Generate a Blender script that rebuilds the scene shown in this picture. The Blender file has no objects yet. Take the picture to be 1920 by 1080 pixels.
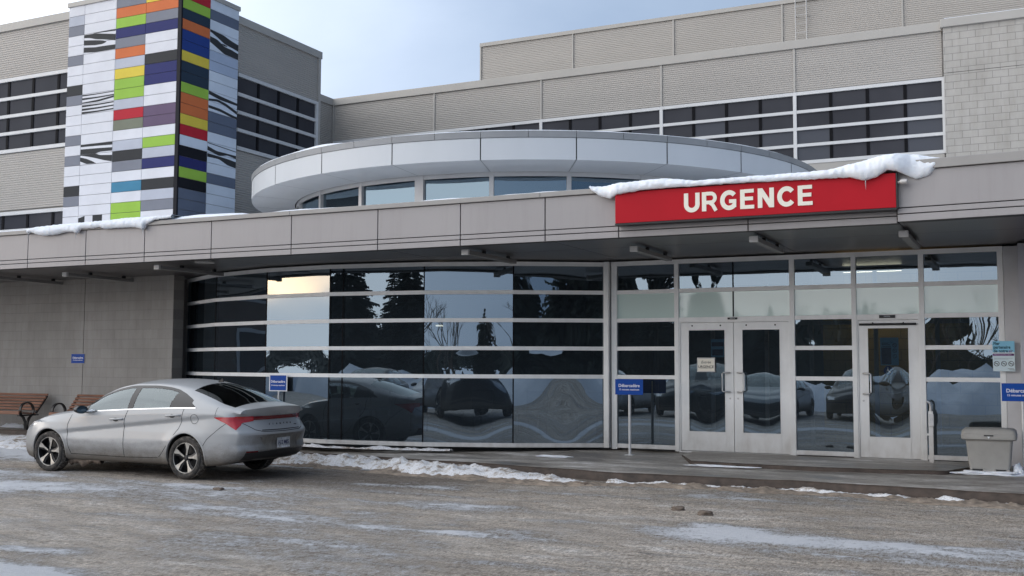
import bpy, bmesh, math, random
import numpy as np
from math import sin, cos, pi, radians, sqrt, atan2
from mathutils import Vector, Matrix, noise
from mathutils.bvhtree import BVHTree
random.seed(7)
# World axes: X runs along the building front (to the right), Y runs away from the viewer into the building, Z up. Metres.
COL = bpy.context.scene.collection

# ------------------------------------------------------------------ materials
MATS = {}
class NT:
    def __init__(s, mat):
        s.t = mat.node_tree; s.n = s.t.nodes; s.l = s.t.links
    def add(s, typ, **kw):
        nd = s.n.new(typ)
        for k, v in kw.items():
            if k in nd.inputs: nd.inputs[k].default_value = v
            else: setattr(nd, k, v)
        return nd
    def lk(s, a, b): s.l.new(a, b)
def c4(c): return (c[0], c[1], c[2], 1.0)
def newmat(name):
    m = bpy.data.materials.new(name); m.use_nodes = True
    t = NT(m); b = t.n['Principled BSDF']; MATS[name] = m
    return m, t, b
def ramp(t, fac, stops):
    r = t.add('ShaderNodeValToRGB')
    e = r.color_ramp.elements
    while len(e) < len(stops): e.new(0.5)
    for i, (p, c) in enumerate(stops):
        e[i].position = p; e[i].color = c4(c) if len(c) == 3 else c
    t.lk(fac, r.inputs['Fac']); return r.outputs['Color']
def noise_tex(t, scale, detail=4, rough=.55, vec=None, coords='Object', sc=(1, 1, 1)):
    tc = t.add('ShaderNodeTexCoord'); mp = t.add('ShaderNodeMapping'); mp.inputs['Scale'].default_value = sc
    t.lk(tc.outputs[coords], mp.inputs['Vector'])
    n = t.add('ShaderNodeTexNoise'); n.inputs['Scale'].default_value = scale
    n.inputs['Detail'].default_value = detail; n.inputs['Roughness'].default_value = rough
    t.lk(mp.outputs['Vector'], n.inputs['Vector']); return n.outputs['Fac']
def mixc(t, fac, a, b, typ='MIX'):
    m = t.add('ShaderNodeMix', data_type='RGBA', blend_type=typ)
    for sock, v in ((m.inputs[6], a), (m.inputs[7], b), (m.inputs[0], fac)):
        if hasattr(v, 'is_output') or hasattr(v, 'links'): t.lk(v, sock)
        elif isinstance(v, (int, float)): sock.default_value = v
        else: sock.default_value = c4(v)
    return m.outputs[2]
def math_n(t, op, a, b=None, c=None):
    m = t.add('ShaderNodeMath', operation=op)
    for i, v in enumerate((a, b, c)):
        if v is None: continue
        if hasattr(v, 'links'): t.lk(v, m.inputs[i])
        else: m.inputs[i].default_value = v
    return m.outputs[0]
def bump(t, b, h, strength=.3, dist=.01):
    bp = t.add('ShaderNodeBump'); bp.inputs['Strength'].default_value = strength; bp.inputs['Distance'].default_value = dist
    t.lk(h, bp.inputs['Height']); t.lk(bp.outputs['Normal'], b.inputs['Normal'])
def simple(name, col, rough=.6, metal=0., var=.12, vscale=3., bmp=0., bscale=60., coat=0., spec=.5, vsc=(1, 1, 1)):
    m, t, b = newmat(name)
    b.inputs['Roughness'].default_value = rough; b.inputs['Metallic'].default_value = metal
    b.inputs['Coat Weight'].default_value = coat; b.inputs['Specular IOR Level'].default_value = spec
    if var > 0:
        f = noise_tex(t, vscale, 5, .6, sc=vsc)
        lo = tuple(x * (1 - var) for x in col); hi = tuple(min(1, x * (1 + var)) for x in col)
        t.lk(ramp(t, f, [(.3, lo), (.7, hi)]), b.inputs['Base Color'])
    else: b.inputs['Base Color'].default_value = c4(col)
    if bmp > 0: bump(t, b, noise_tex(t, bscale, 4), bmp, .01)
    return m
def hsrgb(r, g, b):
    f = lambda v: (v / 255 / 12.92) if v / 255 <= .04045 else ((v / 255 + .055) / 1.055) ** 2.4
    return (f(r), f(g), f(b))

def aluminium(name, col, dirt=.25):
    m, t, b = newmat(name)
    f = noise_tex(t, 6, 5, .6, sc=(1, 1, .5)); g = noise_tex(t, 40, 3)
    tc = t.add('ShaderNodeTexCoord'); sp = t.add('ShaderNodeSeparateXYZ'); t.lk(tc.outputs['Object'], sp.inputs[0])
    low = math_n(t, 'MULTIPLY', math_n(t, 'SUBTRACT', 1.0, math_n(t, 'MULTIPLY', sp.outputs['Z'], .9)), f)
    low = math_n(t, 'MAXIMUM', low, 0.0)
    base = ramp(t, f, [(.3, tuple(x * .9 for x in col)), (.7, col)])
    dirtc = mixc(t, math_n(t, 'MINIMUM', math_n(t, 'MULTIPLY', low, dirt * 5), .8), base, (.24, .2, .16))
    t.lk(dirtc, b.inputs['Base Color'])
    b.inputs['Roughness'].default_value = .45; b.inputs['Metallic'].default_value = 0.0
    bump(t, b, g, .03, .005)
    return m

def glass(name, tint=(.62, .8, .95), base=.3, through=(.16, .2, .24), rough=0.0, wob=.0, wscale=1.0):
    m = bpy.data.materials.new(name); m.use_nodes = True; t = NT(m); t.n.clear(); MATS[name] = m
    out = t.add('ShaderNodeOutputMaterial')
    tr = t.add('ShaderNodeBsdfTransparent'); tr.inputs[0].default_value = c4(through)
    gl = t.add('ShaderNodeBsdfGlossy'); gl.inputs['Color'].default_value = c4(tint); gl.inputs['Roughness'].default_value = rough
    mx = t.add('ShaderNodeMixShader')
    fr = t.add('ShaderNodeFresnel'); fr.inputs['IOR'].default_value = 1.5
    fac = math_n(t, 'MINIMUM', math_n(t, 'ADD', fr.outputs[0], base), 1.0)
    if wob > 0:
        bp = t.add('ShaderNodeBump'); bp.inputs['Strength'].default_value = 1.0; bp.inputs['Distance'].default_value = wob
        t.lk(noise_tex(t, wscale, 2, .4), bp.inputs['Height'])
        t.lk(bp.outputs['Normal'], gl.inputs['Normal'])
    df = t.add('ShaderNodeBsdfDiffuse'); df.inputs[0].default_value = (.26, .34, .42, 1); film = t.add('ShaderNodeMixShader'); film.inputs[0].default_value = .0 if 'car' in name else .075   # missing interior light, painted into the panes as a bluish film
    t.lk(tr.outputs[0], film.inputs[1]); t.lk(df.outputs[0], film.inputs[2])
    t.lk(fac, mx.inputs[0]); t.lk(film.outputs[0], mx.inputs[1]); t.lk(gl.outputs[0], mx.inputs[2]); t.lk(mx.outputs[0], out.inputs[0])
    return m

def blockmat(name, col, mort, bw=.4, bh=.2, mortar=.006, rot=(radians(90), 0, 0), var=.06, spots=.1, bumpd=.004, off=.5):
    m, t, b = newmat(name)
    tc = t.add('ShaderNodeTexCoord'); mp = t.add('ShaderNodeMapping'); mp.inputs['Rotation'].default_value = rot
    t.lk(tc.outputs['Object'], mp.inputs['Vector'])
    br = t.add('ShaderNodeTexBrick', offset=off)
    br.inputs['Scale'].default_value = 1; br.inputs['Brick Width'].default_value = bw; br.inputs['Row Height'].default_value = bh
    br.inputs['Mortar Size'].default_value = mortar; br.inputs['Mortar Smooth'].default_value = .3
    br.inputs['Color1'].default_value = c4(tuple(x * (1 - var) for x in col)); br.inputs['Color2'].default_value = c4(tuple(x * (1 + var) for x in col))
    br.inputs['Mortar'].default_value = c4(mort)
    t.lk(mp.outputs['Vector'], br.inputs['Vector'])
    f = noise_tex(t, 120, 3, .7); g = noise_tex(t, .8, 5, .6); v = noise_tex(t, 3.0, 5, .6, sc=(2.0, 1, .35))
    c = mixc(t, 1.0, br.outputs['Color'], ramp(t, f, [(.3, (1 - spots * 2,) * 3), (.7, (1 + spots,) * 3)]), 'MULTIPLY')
    c = mixc(t, 1.0, c, ramp(t, g, [(.3, (.86, .85, .83)), (.7, (1.04, 1.03, 1.02))]), 'MULTIPLY')
    c = mixc(t, 1.0, c, ramp(t, v, [(.3, (.9, .89, .87)), (.65, (1.03, 1.03, 1.03))]), 'MULTIPLY')
    t.lk(c, b.inputs['Base Color']); b.inputs['Roughness'].default_value = .9
    bump(t, b, math_n(t, 'SUBTRACT', f, math_n(t, 'MULTIPLY', br.outputs['Fac'], 1.5)), .5, bumpd)
    return m

def build_materials():
    m, t, b = newmat('fascia'); v1 = noise_tex(t, 5, 6, .65, sc=(1.6, 1, .16)); v2 = noise_tex(t, .35, 3)
    c = mixc(t, 1.0, ramp(t, v2, [(.35, (.30, .285, .288)), (.65, (.335, .318, .32))]), ramp(t, v1, [(.30, (.94, .935, .93)), (.5, (1, 1, 1))]), 'MULTIPLY')
    t.lk(c, b.inputs['Base Color']); b.inputs['Roughness'].default_value = .45; b.inputs['Metallic'].default_value = .1; bump(t, b, noise_tex(t, 2.2, 2), .08, .02)
    simple('fascia_dark', (.05, .05, .05), .6)
    simple('coping', (.30, .29, .28), .5, .2, .06, 2)
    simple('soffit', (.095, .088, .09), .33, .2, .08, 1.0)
    simple('ring_panel', (.50, .515, .53), .5, .05, .04, .8, vsc=(1, 1, .3))
    simple('ring_soffit', (.60, .60, .60), .5, .2, .05, 1)
    simple('ring_cap', (.25, .255, .26), .55, .2, .08, 2)
    simple('corrugated', (.40, .375, .345), .5, .15, .05, .6, vsc=(.3, .3, 2))
    simple('trim_beige', (.39, .37, .34), .5, .1, .05, 1)
    simple('white_frame', (.58, .58, .58), .45, .1, .05, 2)
    simple('dark_joint', (.008, .008, .010), .6, 0, 0, spec=.08)
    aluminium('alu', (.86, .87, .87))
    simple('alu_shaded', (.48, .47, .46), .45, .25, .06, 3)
    simple('fixture_grey', (.24, .235, .23), .5, .2, .08, 4)
    simple('steel', (.55, .55, .55), .28, .9, .05)
    simple('black_metal', (.02, .02, .022), .42, .3, .2, 20)
    simple('black_plastic', (.018, .018, .019), .5, 0, .2, 30)
    simple('red_sign', (.43, .008, .018), .5, 0, .06, 1.5, spec=.15)
    simple('letter_cream', (.82, .78, .68), .5, 0, .02)
    simple('sign_blue', (.004, .06, .33), .45, 0, .05, 5, spec=.2)
    simple('sign_white', (.75, .77, .8), .4, 0, .03)
    simple('sign_teal', hsrgb(130, 196, 224), .4, 0, .04)
    simple('sign_pale', hsrgb(205, 222, 228), .4, 0, .03)
    simple('purple', hsrgb(110, 52, 120), .4, 0, .05)
    simple('teal_ink', hsrgb(10, 80, 100), .4, 0, 0)
    simple('ink', (.02, .02, .025), .5, 0, 0)
    simple('poster_blue', hsrgb(20, 30, 84), .5, 0, .05)
    simple('post_white', (.6, .6, .6), .45, .2, .08, 6)
    simple('wood_slat', (.25, .115, .07), .55, 0, .3, 12, .15, 80, vsc=(.15, 1, 1))
    simple('bin_plastic', (.31, .30, .28), .62, 0, .1, 4, .08, 90)
    simple('plaster_white', (.56, .56, .58), .7, 0, .08, 2, .05, 60)
    simple('interior_dark', (.22, .25, .28), .8, 0, .2, 1)
    simple('interior_floor', (.12, .12, .12), .4, 0, .2, 1)
    simple('chair_blue', (.05, .08, .13), .6)
    blockmat('yellow_block', (.62, .45, .14), (.3, .22, .08))
    blockmat('grey_block', (.38, .365, .348), (.325, .31, .295), mortar=.004, var=.035, spots=.1)
    blockmat('pale_block', (.46, .44, .41), (.30, .29, .275), mortar=.009, var=.03, spots=.09)
    blockmat('far_brick', (.16, .11, .09), (.2, .18, .16), .22, .07)
    glass('glass_facade', (.47, .58, .68), .26, (.16, .20, .24), wob=.0006, wscale=1.3)
    glass('glass_door', (.62, .78, .9), .16, (.30, .35, .40), wob=.0004, wscale=1.5)
    # frosted spandrel glass, faintly green
    m, t, b = newmat('glass_frosted'); b.inputs['Base Color'].default_value = (.62, .76, .73, 1); b.inputs['Roughness'].default_value = .03
    b.inputs['IOR'].default_value = 1.75
    m, t, b = newmat('glass_dark'); b.inputs['Roughness'].default_value = .08; b.inputs['IOR'].default_value = 1.12
    f = noise_tex(t, .7, 2); t.lk(ramp(t, f, [(.3, (.045, .046, .054)), (.7, (.062, .063, .072))]), b.inputs['Base Color'])
    m, t, b = newmat('glass_dark_blind'); b.inputs['Roughness'].default_value = .1; b.inputs['Base Color'].default_value = (.085, .09, .105, 1); b.inputs['IOR'].default_value = 1.12
    glass('glass_clerestory', (.55, .72, .85), .2, (.25, .33, .38))
    simple('clerestory_blind', (.14, .19, .23), .8, 0, .1)
    # snow
    m, t, b = newmat('snow'); b.inputs['Base Color'].default_value = (.80, .83, .88, 1); b.inputs['Roughness'].default_value = .75
    b.inputs['Subsurface Weight'].default_value = .25; b.inputs['Subsurface Radius'].default_value = (.04, .05, .06)
    bump(t, b, noise_tex(t, 35, 8, .75), .6, .02)
    m, t, b = newmat('ice'); b.inputs['Base Color'].default_value = (.8, .85, .9, 1); b.inputs['Roughness'].default_value = .15; b.inputs['Transmission Weight'].default_value = .7
    m, t, b = newmat('dirty_snow')
    f = noise_tex(t, 7, 8, .7); g = noise_tex(t, 60, 4, .6)
    c = ramp(t, f, [(.33, (.22, .17, .13)), (.42, (.55, .50, .45)), (.50, (.86, .87, .90))])
    c = mixc(t, 1.0, c, ramp(t, g, [(.35, (.72, .7, .68)), (.6, (1, 1, 1))]), 'MULTIPLY')
    t.lk(c, b.inputs['Base Color']); b.inputs['Roughness'].default_value = .85; bump(t, b, g, .7, .02)
    simple('brown_slush', (.27, .22, .175), .85, 0, .5, 14, .8, 40, vsc=(.6, 1, 1))
    simple('slush_clod', (.13, .10, .078), .8, 0, .35, 25, .6, 50)
    # road: brown slush, asphalt showing through, packed snow from a vertex attribute broken up by noise
    m, t, b = newmat('road')
    at = t.add('ShaderNodeAttribute', attribute_name='snow'); wet = t.add('ShaderNodeAttribute', attribute_name='dark')
    fine = noise_tex(t, 11, 12, .82, sc=(.5, 1, 1)); grain = noise_tex(t, 26, 5, .85, sc=(1, .42, 1)); grit = noise_tex(t, 70, 3, .8, sc=(1, .4, 1)); big = noise_tex(t, .9, 6, .65, sc=(.35, 1, 1))
    streak = noise_tex(t, 3.0, 9, .78, sc=(.28, 1, 1))
    base = ramp(t, streak, [(.34, (.32, .31, .30)), (.46, (.47, .42, .365)), (.56, (.53, .495, .46)), (.66, (.68, .67, .66))])
    base = mixc(t, 1.0, base, ramp(t, big, [(.3, (.86, .83, .80)), (.7, (1.1, 1.1, 1.1))]), 'MULTIPLY')
    base = mixc(t, 1.0, base, ramp(t, grain, [(.36, (.50, .46, .42)), (.5, (1, 1, 1)), (.64, (1.5, 1.48, 1.45))]), 'MULTIPLY')
    base = mixc(t, 1.0, base, ramp(t, grit, [(.36, (.66, .62, .58)), (.5, (1, 1, 1)), (.64, (1.3, 1.3, 1.28))]), 'MULTIPLY')
    base = mixc(t, 1.0, base, ramp(t, fine, [(.34, (.50, .47, .44)), (.5, (1.0, .99, .98)), (.62, (1.35, 1.34, 1.33))]), 'MULTIPLY')
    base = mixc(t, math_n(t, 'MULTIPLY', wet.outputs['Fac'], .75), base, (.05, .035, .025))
    s = math_n(t, 'ADD', at.outputs['Fac'], math_n(t, 'MULTIPLY', math_n(t, 'SUBTRACT', fine, .5), 1.9))
    s = math_n(t, 'ADD', s, math_n(t, 'MULTIPLY', math_n(t, 'SUBTRACT', grain, .5), 1.6))
    s = math_n(t, 'ADD', s, math_n(t, 'MULTIPLY', math_n(t, 'SUBTRACT', grit, .5), .9))
    sn = t.add('ShaderNodeMapRange'); sn.inputs['From Min'].default_value = .45; sn.inputs['From Max'].default_value = .86
    t.lk(s, sn.inputs['Value'])
    c = mixc(t, math_n(t, 'MULTIPLY', sn.outputs[0], .88), base, (.74, .76, .80))
    t.lk(c, b.inputs['Base Color']); b.inputs['Roughness'].default_value = .72
    hh = math_n(t, 'ADD', math_n(t, 'MULTIPLY', fine, .7), math_n(t, 'ADD', math_n(t, 'MULTIPLY', grain, .25), math_n(t, 'MULTIPLY', sn.outputs[0], .2)))
    bump(t, b, hh, 1.0, .09)
    # sidewalk: wet grey concrete with frost film
    m, t, b = newmat('sidewalk')
    st = noise_tex(t, 2.2, 10, .78, sc=(.25, 1, 1)); fine = noise_tex(t, 40, 5, .7, sc=(.3, 1, 1)); big = noise_tex(t, .5, 4)
    base = ramp(t, st, [(.36, (.10, .09, .08)), (.45, (.24, .22, .20)), (.53, (.42, .40, .38)), (.64, (.72, .72, .73))])
    base = mixc(t, 1.0, base, ramp(t, fine, [(.3, (.65, .63, .6)), (.6, (1.1, 1.1, 1.1))]), 'MULTIPLY')
    base = mixc(t, 1.0, base, ramp(t, big, [(.35, (.8, .78, .75)), (.65, (1.1, 1.1, 1.1))]), 'MULTIPLY')
    t.lk(base, b.inputs['Base Color']); t.lk(ramp(t, st, [(.35, (.3,) * 3), (.6, (.75,) * 3)]), b.inputs['Roughness'])
    bump(t, b, fine, .4, .008)
    simple('kerb', (.055, .039, .030), .7, 0, .5, 9, .5, 40, vsc=(.6, 1, 1))
    # terrain
    m, t, b = newmat('ground')
    f = noise_tex(t, .12, 7, .65); t.lk(ramp(t, f, [(.4, (.2, .19, .185)), (.52, (.5, .52, .55)), (.6, (.72, .75, .8))]), b.inputs['Base Color'])
    b.inputs['Roughness'].default_value = .85
    simple('needles', (.020, .027, .019), .8, 0, .4, 4)
    simple('bark', (.06, .045, .035), .9, 0, .3, 8)
    simple('twig', (.10, .08, .065), .9, 0, .2, 8)
    simple('far_snow', (.72, .75, .8), .8, 0, .08, 2, .3, 10)
    # car
    def paint(name, col, metal=.45):
        m, t, b = newmat(name)
        tc = t.add('ShaderNodeTexCoord'); sp = t.add('ShaderNodeSeparateXYZ'); t.lk(tc.outputs['Object'], sp.inputs[0])
        n1 = noise_tex(t, 5, 7, .7, sc=(.6, 1, 1)); n2 = noise_tex(t, 70, 4, .7)
        h = math_n(t, 'MULTIPLY', math_n(t, 'SUBTRACT', .58, sp.outputs['Z']), 3.0)
        back = math_n(t, 'MULTIPLY', math_n(t, 'SUBTRACT', -.90, sp.outputs['X']), 5.0)
        back = math_n(t, 'MULTIPLY', math_n(t, 'MAXIMUM', back, 0.0), math_n(t, 'LESS_THAN', sp.outputs['Z'], .66))
        h = math_n(t, 'MAXIMUM', h, back)
        d = math_n(t, 'ADD', h, math_n(t, 'MULTIPLY', math_n(t, 'SUBTRACT', n1, .5), 1.0))
        d = math_n(t, 'ADD', d, math_n(t, 'MULTIPLY', math_n(t, 'SUBTRACT', n2, .55), .5))
        d = math_n(t, 'MAXIMUM', math_n(t, 'MINIMUM', d, .92), .08)
        c = mixc(t, d, col, (.115, .10, .082)); t.lk(c, b.inputs['Base Color'])
        t.lk(math_n(t, 'MULTIPLY_ADD', d, .5, .34), b.inputs['Roughness'])
        t.lk(math_n(t, 'MULTIPLY', math_n(t, 'SUBTRACT', 1.0, d), metal), b.inputs['Metallic'])
        t.lk(math_n(t, 'MULTIPLY', math_n(t, 'SUBTRACT', 1.0, d), .35), b.inputs['Coat Weight']); b.inputs['Coat Roughness'].default_value = .12
        return m
    paint('paint_grey', (.385, .395, .405), .15); paint('paint_dark', (.04, .045, .05)); paint('paint_red', (.16, .03, .035)); paint('paint_white', (.6, .6, .6), .1)
    glass('car_glass', (.85, .95, 1.), .10, (.50, .58, .54))
    glass('car_glass_dark', (.85, .95, 1.), .05, (.05, .055, .06))
    simple('lamp_dark', (.09, .13, .16), .1, .6, 0); simple('gloss_black', (.018, .018, .02), .3, 0, .1, 20)
    simple('bumper_dirt', (.17, .155, .135), .75, 0, .35, 12, .3, 40, vsc=(1, 1, .3)); simple('plate_dirty', (.42, .42, .42), .5, 0, .4, 20)
    simple('chrome', (.75, .75, .76), .2, 1., 0)
    m, t, b = newmat('rubber')
    f = noise_tex(t, 14, 6, .7); t.lk(ramp(t, f, [(.42, (.018, .018, .018)), (.6, (.07, .06, .052)), (.72, (.22, .2, .18))]), b.inputs['Base Color']); b.inputs['Roughness'].default_value = .85; bump(t, b, f, .5, .01)
    m, t, b = newmat('tread')
    f = noise_tex(t, 18, 6, .75); t.lk(ramp(t, f, [(.38, (.03, .027, .025)), (.5, (.14, .12, .10)), (.66, (.38, .36, .33))]), b.inputs['Base Color']); b.inputs['Roughness'].default_value = .9; bump(t, b, f, .9, .03)
    simple('rim_silver', (.44, .42, .385), .45, .45, .3, 14)
    simple('rim_black', (.025, .025, .027), .45, .3, .3, 14)
    m, t, b = newmat('tail_red'); b.inputs['Base Color'].default_value = (.42, .012, .018, 1); b.inputs['Roughness'].default_value = .18; b.inputs['Coat Weight'].default_value = .5
    m, t, b = newmat('tail_dark'); b.inputs['Base Color'].default_value = (.14, .006, .010, 1); b.inputs['Roughness'].default_value = .25
    simple('lamp_clear', (.5, .52, .55), .15, .4, .1, 10)
    simple('interior_grey', (.16, .165, .16), .8)
    for nm, col in {'tW': (.70, .70, .73), 'tL': (.47, .49, .55), 'tG': (.205, .215, .25), 'tD': (.035, .037, .04), 'tO': (.60, .16, .055), 'tLime': (.30, .50, .07),
                    'tN': (.025, .03, .13), 'tY': (.70, .54, .07), 'tR': (.45, .02, .035), 'tK': (.19, .20, .15), 'tP': (.13, .09, .15), 'tT': (.06, .22, .34),
                    'tDN': (.022, .04, .065), 'tB': (.02, .05, .22), 'tPB': (.62, .68, .76), 'tLB': (.40, .47, .60), 'tS': (.12, .145, .20), 'tBk': (.008, .009, .014)}.items():  # tPB is the white panel with the sky's reflection put into its colour
        simple(nm, col, .5, 0, .06, 1.5, spec=.14)
    m, t, b = newmat('lit_lamp'); b.inputs['Emission Color'].default_value = (1, .8, .5, 1); b.inputs['Emission Strength'].default_value = 13
    m, t, b = newmat('dim_lamp'); b.inputs['Emission Color'].default_value = (1, .85, .62, 1); b.inputs['Emission Strength'].default_value = 5
build_materials()
M = MATS

# ------------------------------------------------------------------ mesh builder
class MB:
    def __init__(s): s.v = []; s.f = []; s.m = []; s.mn = []
    def mi(s, name):
        if name not in s.mn: s.mn.append(name)
        return s.mn.index(name)
    def face(s, pts, mat):
        n = len(s.v); s.v += [tuple(p) for p in pts]; s.f.append(tuple(range(n, n + len(pts)))); s.m.append(s.mi(mat))
    def box(s, x0, x1, y0, y1, z0, z1, mat, ch=0, rot=None, piv=None):
        n = len(s.v)
        P = [(x, y, z) for x in (x0, x1) for y in (y0, y1) for z in (z0, z1)]
        if rot is not None:
            pv = Vector(piv) if piv else Vector(((x0 + x1) / 2, (y0 + y1) / 2, (z0 + z1) / 2))
            P = [tuple(rot @ (Vector(p) - pv) + pv) for p in P]
        s.v += P
        for q in ((0, 1, 3, 2), (4, 6, 7, 5), (0, 4, 5, 1), (2, 3, 7, 6), (0, 2, 6, 4), (1, 5, 7, 3)):
            s.f.append(tuple(n + i for i in q)); s.m.append(s.mi(mat))
    def prism(s, poly, vec, mat, capmat=None):
        # poly: list of 3D points, extruded by vec
        n = len(s.v); k = len(poly); V = Vector(vec)
        s.v += [tuple(p) for p in poly] + [tuple(Vector(p) + V) for p in poly]
        s.f.append(tuple(range(n, n + k))); s.m.append(s.mi(capmat or mat))
        s.f.append(tuple(reversed(range(n + k, n + 2 * k)))); s.m.append(s.mi(capmat or mat))
        for i in range(k):
            j = (i + 1) % k
            s.f.append((n + i, n + j, n + k + j, n + k + i)); s.m.append(s.mi(mat))
    def tube(s, pts, r, mat, seg=10, cap=True, flat=None):
        pts = [Vector(p) for p in pts]; rings = []
        up0 = Vector((0, 0, 1))
        for i, p in enumerate(pts):
            a = pts[max(0, i - 1)]; b = pts[min(len(pts) - 1, i + 1)]; d = (b - a).normalized()
            u = up0 if abs(d.dot(up0)) < .95 else Vector((1, 0, 0))
            x = d.cross(u).normalized(); y = d.cross(x).normalized()
            rr = r[i] if isinstance(r, (list, tuple)) else r
            n = len(s.v)
            s.v += [tuple(p + x * cos(2 * pi * k / seg) * rr + y * sin(2 * pi * k / seg) * rr) for k in range(seg)]
            rings.append(n)
        mi = s.mi(mat)
        for a, b in zip(rings, rings[1:]):
            for k in range(seg):
                s.f.append((a + k, a + (k + 1) % seg, b + (k + 1) % seg, b + k)); s.m.append(mi)
        if cap:
            s.f.append(tuple(rings[0] + k for k in reversed(range(seg)))); s.m.append(mi)
            s.f.append(tuple(rings[-1] + k for k in range(seg))); s.m.append(mi)
    def lathe(s, prof, mat, seg=32, axis='Y', c=(0, 0, 0), a0=0, a1=2 * pi, mats=None):
        # prof: (radius, along-axis)
        full = abs(a1 - a0 - 2 * pi) < 1e-6; n = len(s.v); K = seg if full else seg + 1
        for r, h in prof:
            for k in range(K):
                a = a0 + (a1 - a0) * k / seg
                if axis == 'Y': s.v.append((c[0] + r * cos(a), c[1] + h, c[2] + r * sin(a)))
                elif axis == 'Z': s.v.append((c[0] + r * cos(a), c[1] + r * sin(a), c[2] + h))
                else: s.v.append((c[0] + h, c[1] + r * cos(a), c[2] + r * sin(a)))
        for i in range(len(prof) - 1):
            mi = s.mi(mats[i] if mats else mat)
            for k in range(seg):
                k2 = (k + 1) % K if full else k + 1
                s.f.append((n + i * K + k, n + i * K + k2, n + (i + 1) * K + k2, n + (i + 1) * K + k)); s.m.append(mi)
    def grid(s, P, mat):
        # P[i][j] points
        n = len(s.v); J = len(P[0])
        for row in P: s.v += [tuple(p) for p in row]
        mi = s.mi(mat)
        for i in range(len(P) - 1):
            for j in range(J - 1):
                s.f.append((n + i * J + j, n + i * J + j + 1, n + (i + 1) * J + j + 1, n + (i + 1) * J + j)); s.m.append(mi)
    def build(s, name, parent=None, smooth=None, bevel=0, loc=None, recalc=True):
        me = bpy.data.meshes.new(name); me.from_pydata(s.v, [], s.f)
        for nm in s.mn: me.materials.append(M[nm])
        me.polygons.foreach_set('material_index', s.m)
        bm = bmesh.new(); bm.from_mesh(me)
        if recalc: bmesh.ops.recalc_face_normals(bm, faces=bm.faces)
        if bevel > 0:
            bmesh.ops.remove_doubles(bm, verts=bm.verts, dist=1e-5)
            ed = [e for e in bm.edges if len(e.link_faces) == 2 and e.calc_face_angle(0) > .6]
            bmesh.ops.bevel(bm, geom=ed, offset=bevel, segments=2, affect='EDGES', profile=.5, clamp_overlap=True)
        bm.to_mesh(me); bm.free()
        if smooth is not None:
            me.polygons.foreach_set('use_smooth', [True] * len(me.polygons))
            me.set_sharp_from_angle(angle=radians(smooth))
        o = bpy.data.objects.new(name, me); COL.objects.link(o)
        if parent: o.parent = parent
        if loc: o.location = loc
        return o
def tag(o, label=None, cat=None, group=None, kind=None):
    if label: o['label'] = label
    if cat: o['category'] = cat
    if group: o['group'] = group
    if kind: o['kind'] = kind
    return o
def empty(name, loc=(0, 0, 0), rz=0, **kw):
    o = bpy.data.objects.new(name, None); COL.objects.link(o); o.location = loc; o.rotation_euler = (0, 0, rz); o.empty_display_size = .3
    return tag(o, **kw)
def copy_tree(o, parent=None):
    c = o.copy(); COL.objects.link(c); c.parent = parent
    for ch in [x for x in bpy.data.objects if x.parent == o]: copy_tree(ch, c)
    return c
def text_mesh(body, size, mat, parent, loc, rot=(radians(90), 0, 0), name='lettering', bold=0., ext=.004, align='CENTER', sx=1., shear=0., spacing=1.):
    cu = bpy.data.curves.new('txt', 'FONT'); cu.body = body; cu.size = size; cu.align_x = align; cu.align_y = 'CENTER'
    cu.extrude = ext; cu.offset = bold; cu.shear = shear; cu.space_character = spacing; cu.resolution_u = 4
    tmp = bpy.data.objects.new('txt', cu); COL.objects.link(tmp)
    dg = bpy.context.evaluated_depsgraph_get(); dg.update()
    me = bpy.data.meshes.new_from_object(tmp.evaluated_get(dg)); bpy.data.objects.remove(tmp); bpy.data.curves.remove(cu)
    me.materials.clear(); me.materials.append(M[mat])
    o = bpy.data.objects.new(name, me); COL.objects.link(o); o.parent = parent; o.location = loc; o.rotation_euler = rot; o.scale = (sx, 1, 1)
    return o
def fbm(x, y, z=0, o=4): return noise.fractal((x, y, z), 1.0, 2.0, o)

# ------------------------------------------------------------------ camera, sky, sun
H = 1.68
f, pt, rl, az = 2012.6, 0.07188941, 0.00365884, 0.45182413
fwv = Vector((0, cos(pt), sin(pt))); rtv = Vector((1, 0, 0)); upv = rtv.cross(fwv)
r2 = rtv * cos(rl) + upv * sin(rl); u2 = -rtv * sin(rl) + upv * cos(rl)
dA = Vector((cos(az), -sin(az), 0)); nB = Vector((sin(az), cos(az), 0))
cv = lambda p: Vector((p.dot(dA), p.dot(nB), p.z))
R_, U_, F_ = cv(r2), cv(u2), cv(fwv)
cam = bpy.data.objects.new('camera', bpy.data.cameras.new('camera')); COL.objects.link(cam)
cam.matrix_world = Matrix(((R_.x, U_.x, -F_.x, 0), (R_.y, U_.y, -F_.y, 0), (R_.z, U_.z, -F_.z, H), (0, 0, 0, 1)))
cam.data.sensor_width = 36; cam.data.lens = 36 * f / 1920; cam.data.clip_end = 3000; cam.data.clip_start = .1
bpy.context.scene.camera = cam
SUN_AZ = Vector((-.89, -.455)).normalized(); SUN_EL = radians(4.5)
w = bpy.data.worlds.new('World'); bpy.context.scene.world = w; w.use_nodes = True
t = NT(w); bg = t.n['Background']; outw = t.n['World Output']
sky = t.add('ShaderNodeTexSky', sky_type='NISHITA'); sky.sun_disc = False; sky.sun_elevation = SUN_EL
sky.sun_rotation = atan2(SUN_AZ.x, SUN_AZ.y); sky.air_density = 1.2; sky.dust_density = 2.0; sky.ozone_density = 1.5
t.lk(sky.outputs[0], bg.inputs[0]); bg.inputs[1].default_value = .05
tc = t.add('ShaderNodeTexCoord'); mp = t.add('ShaderNodeMapping'); mp.inputs['Scale'].default_value = (1, 1, 2.6)
t.lk(tc.outputs['Generated'], mp.inputs[0])
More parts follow.
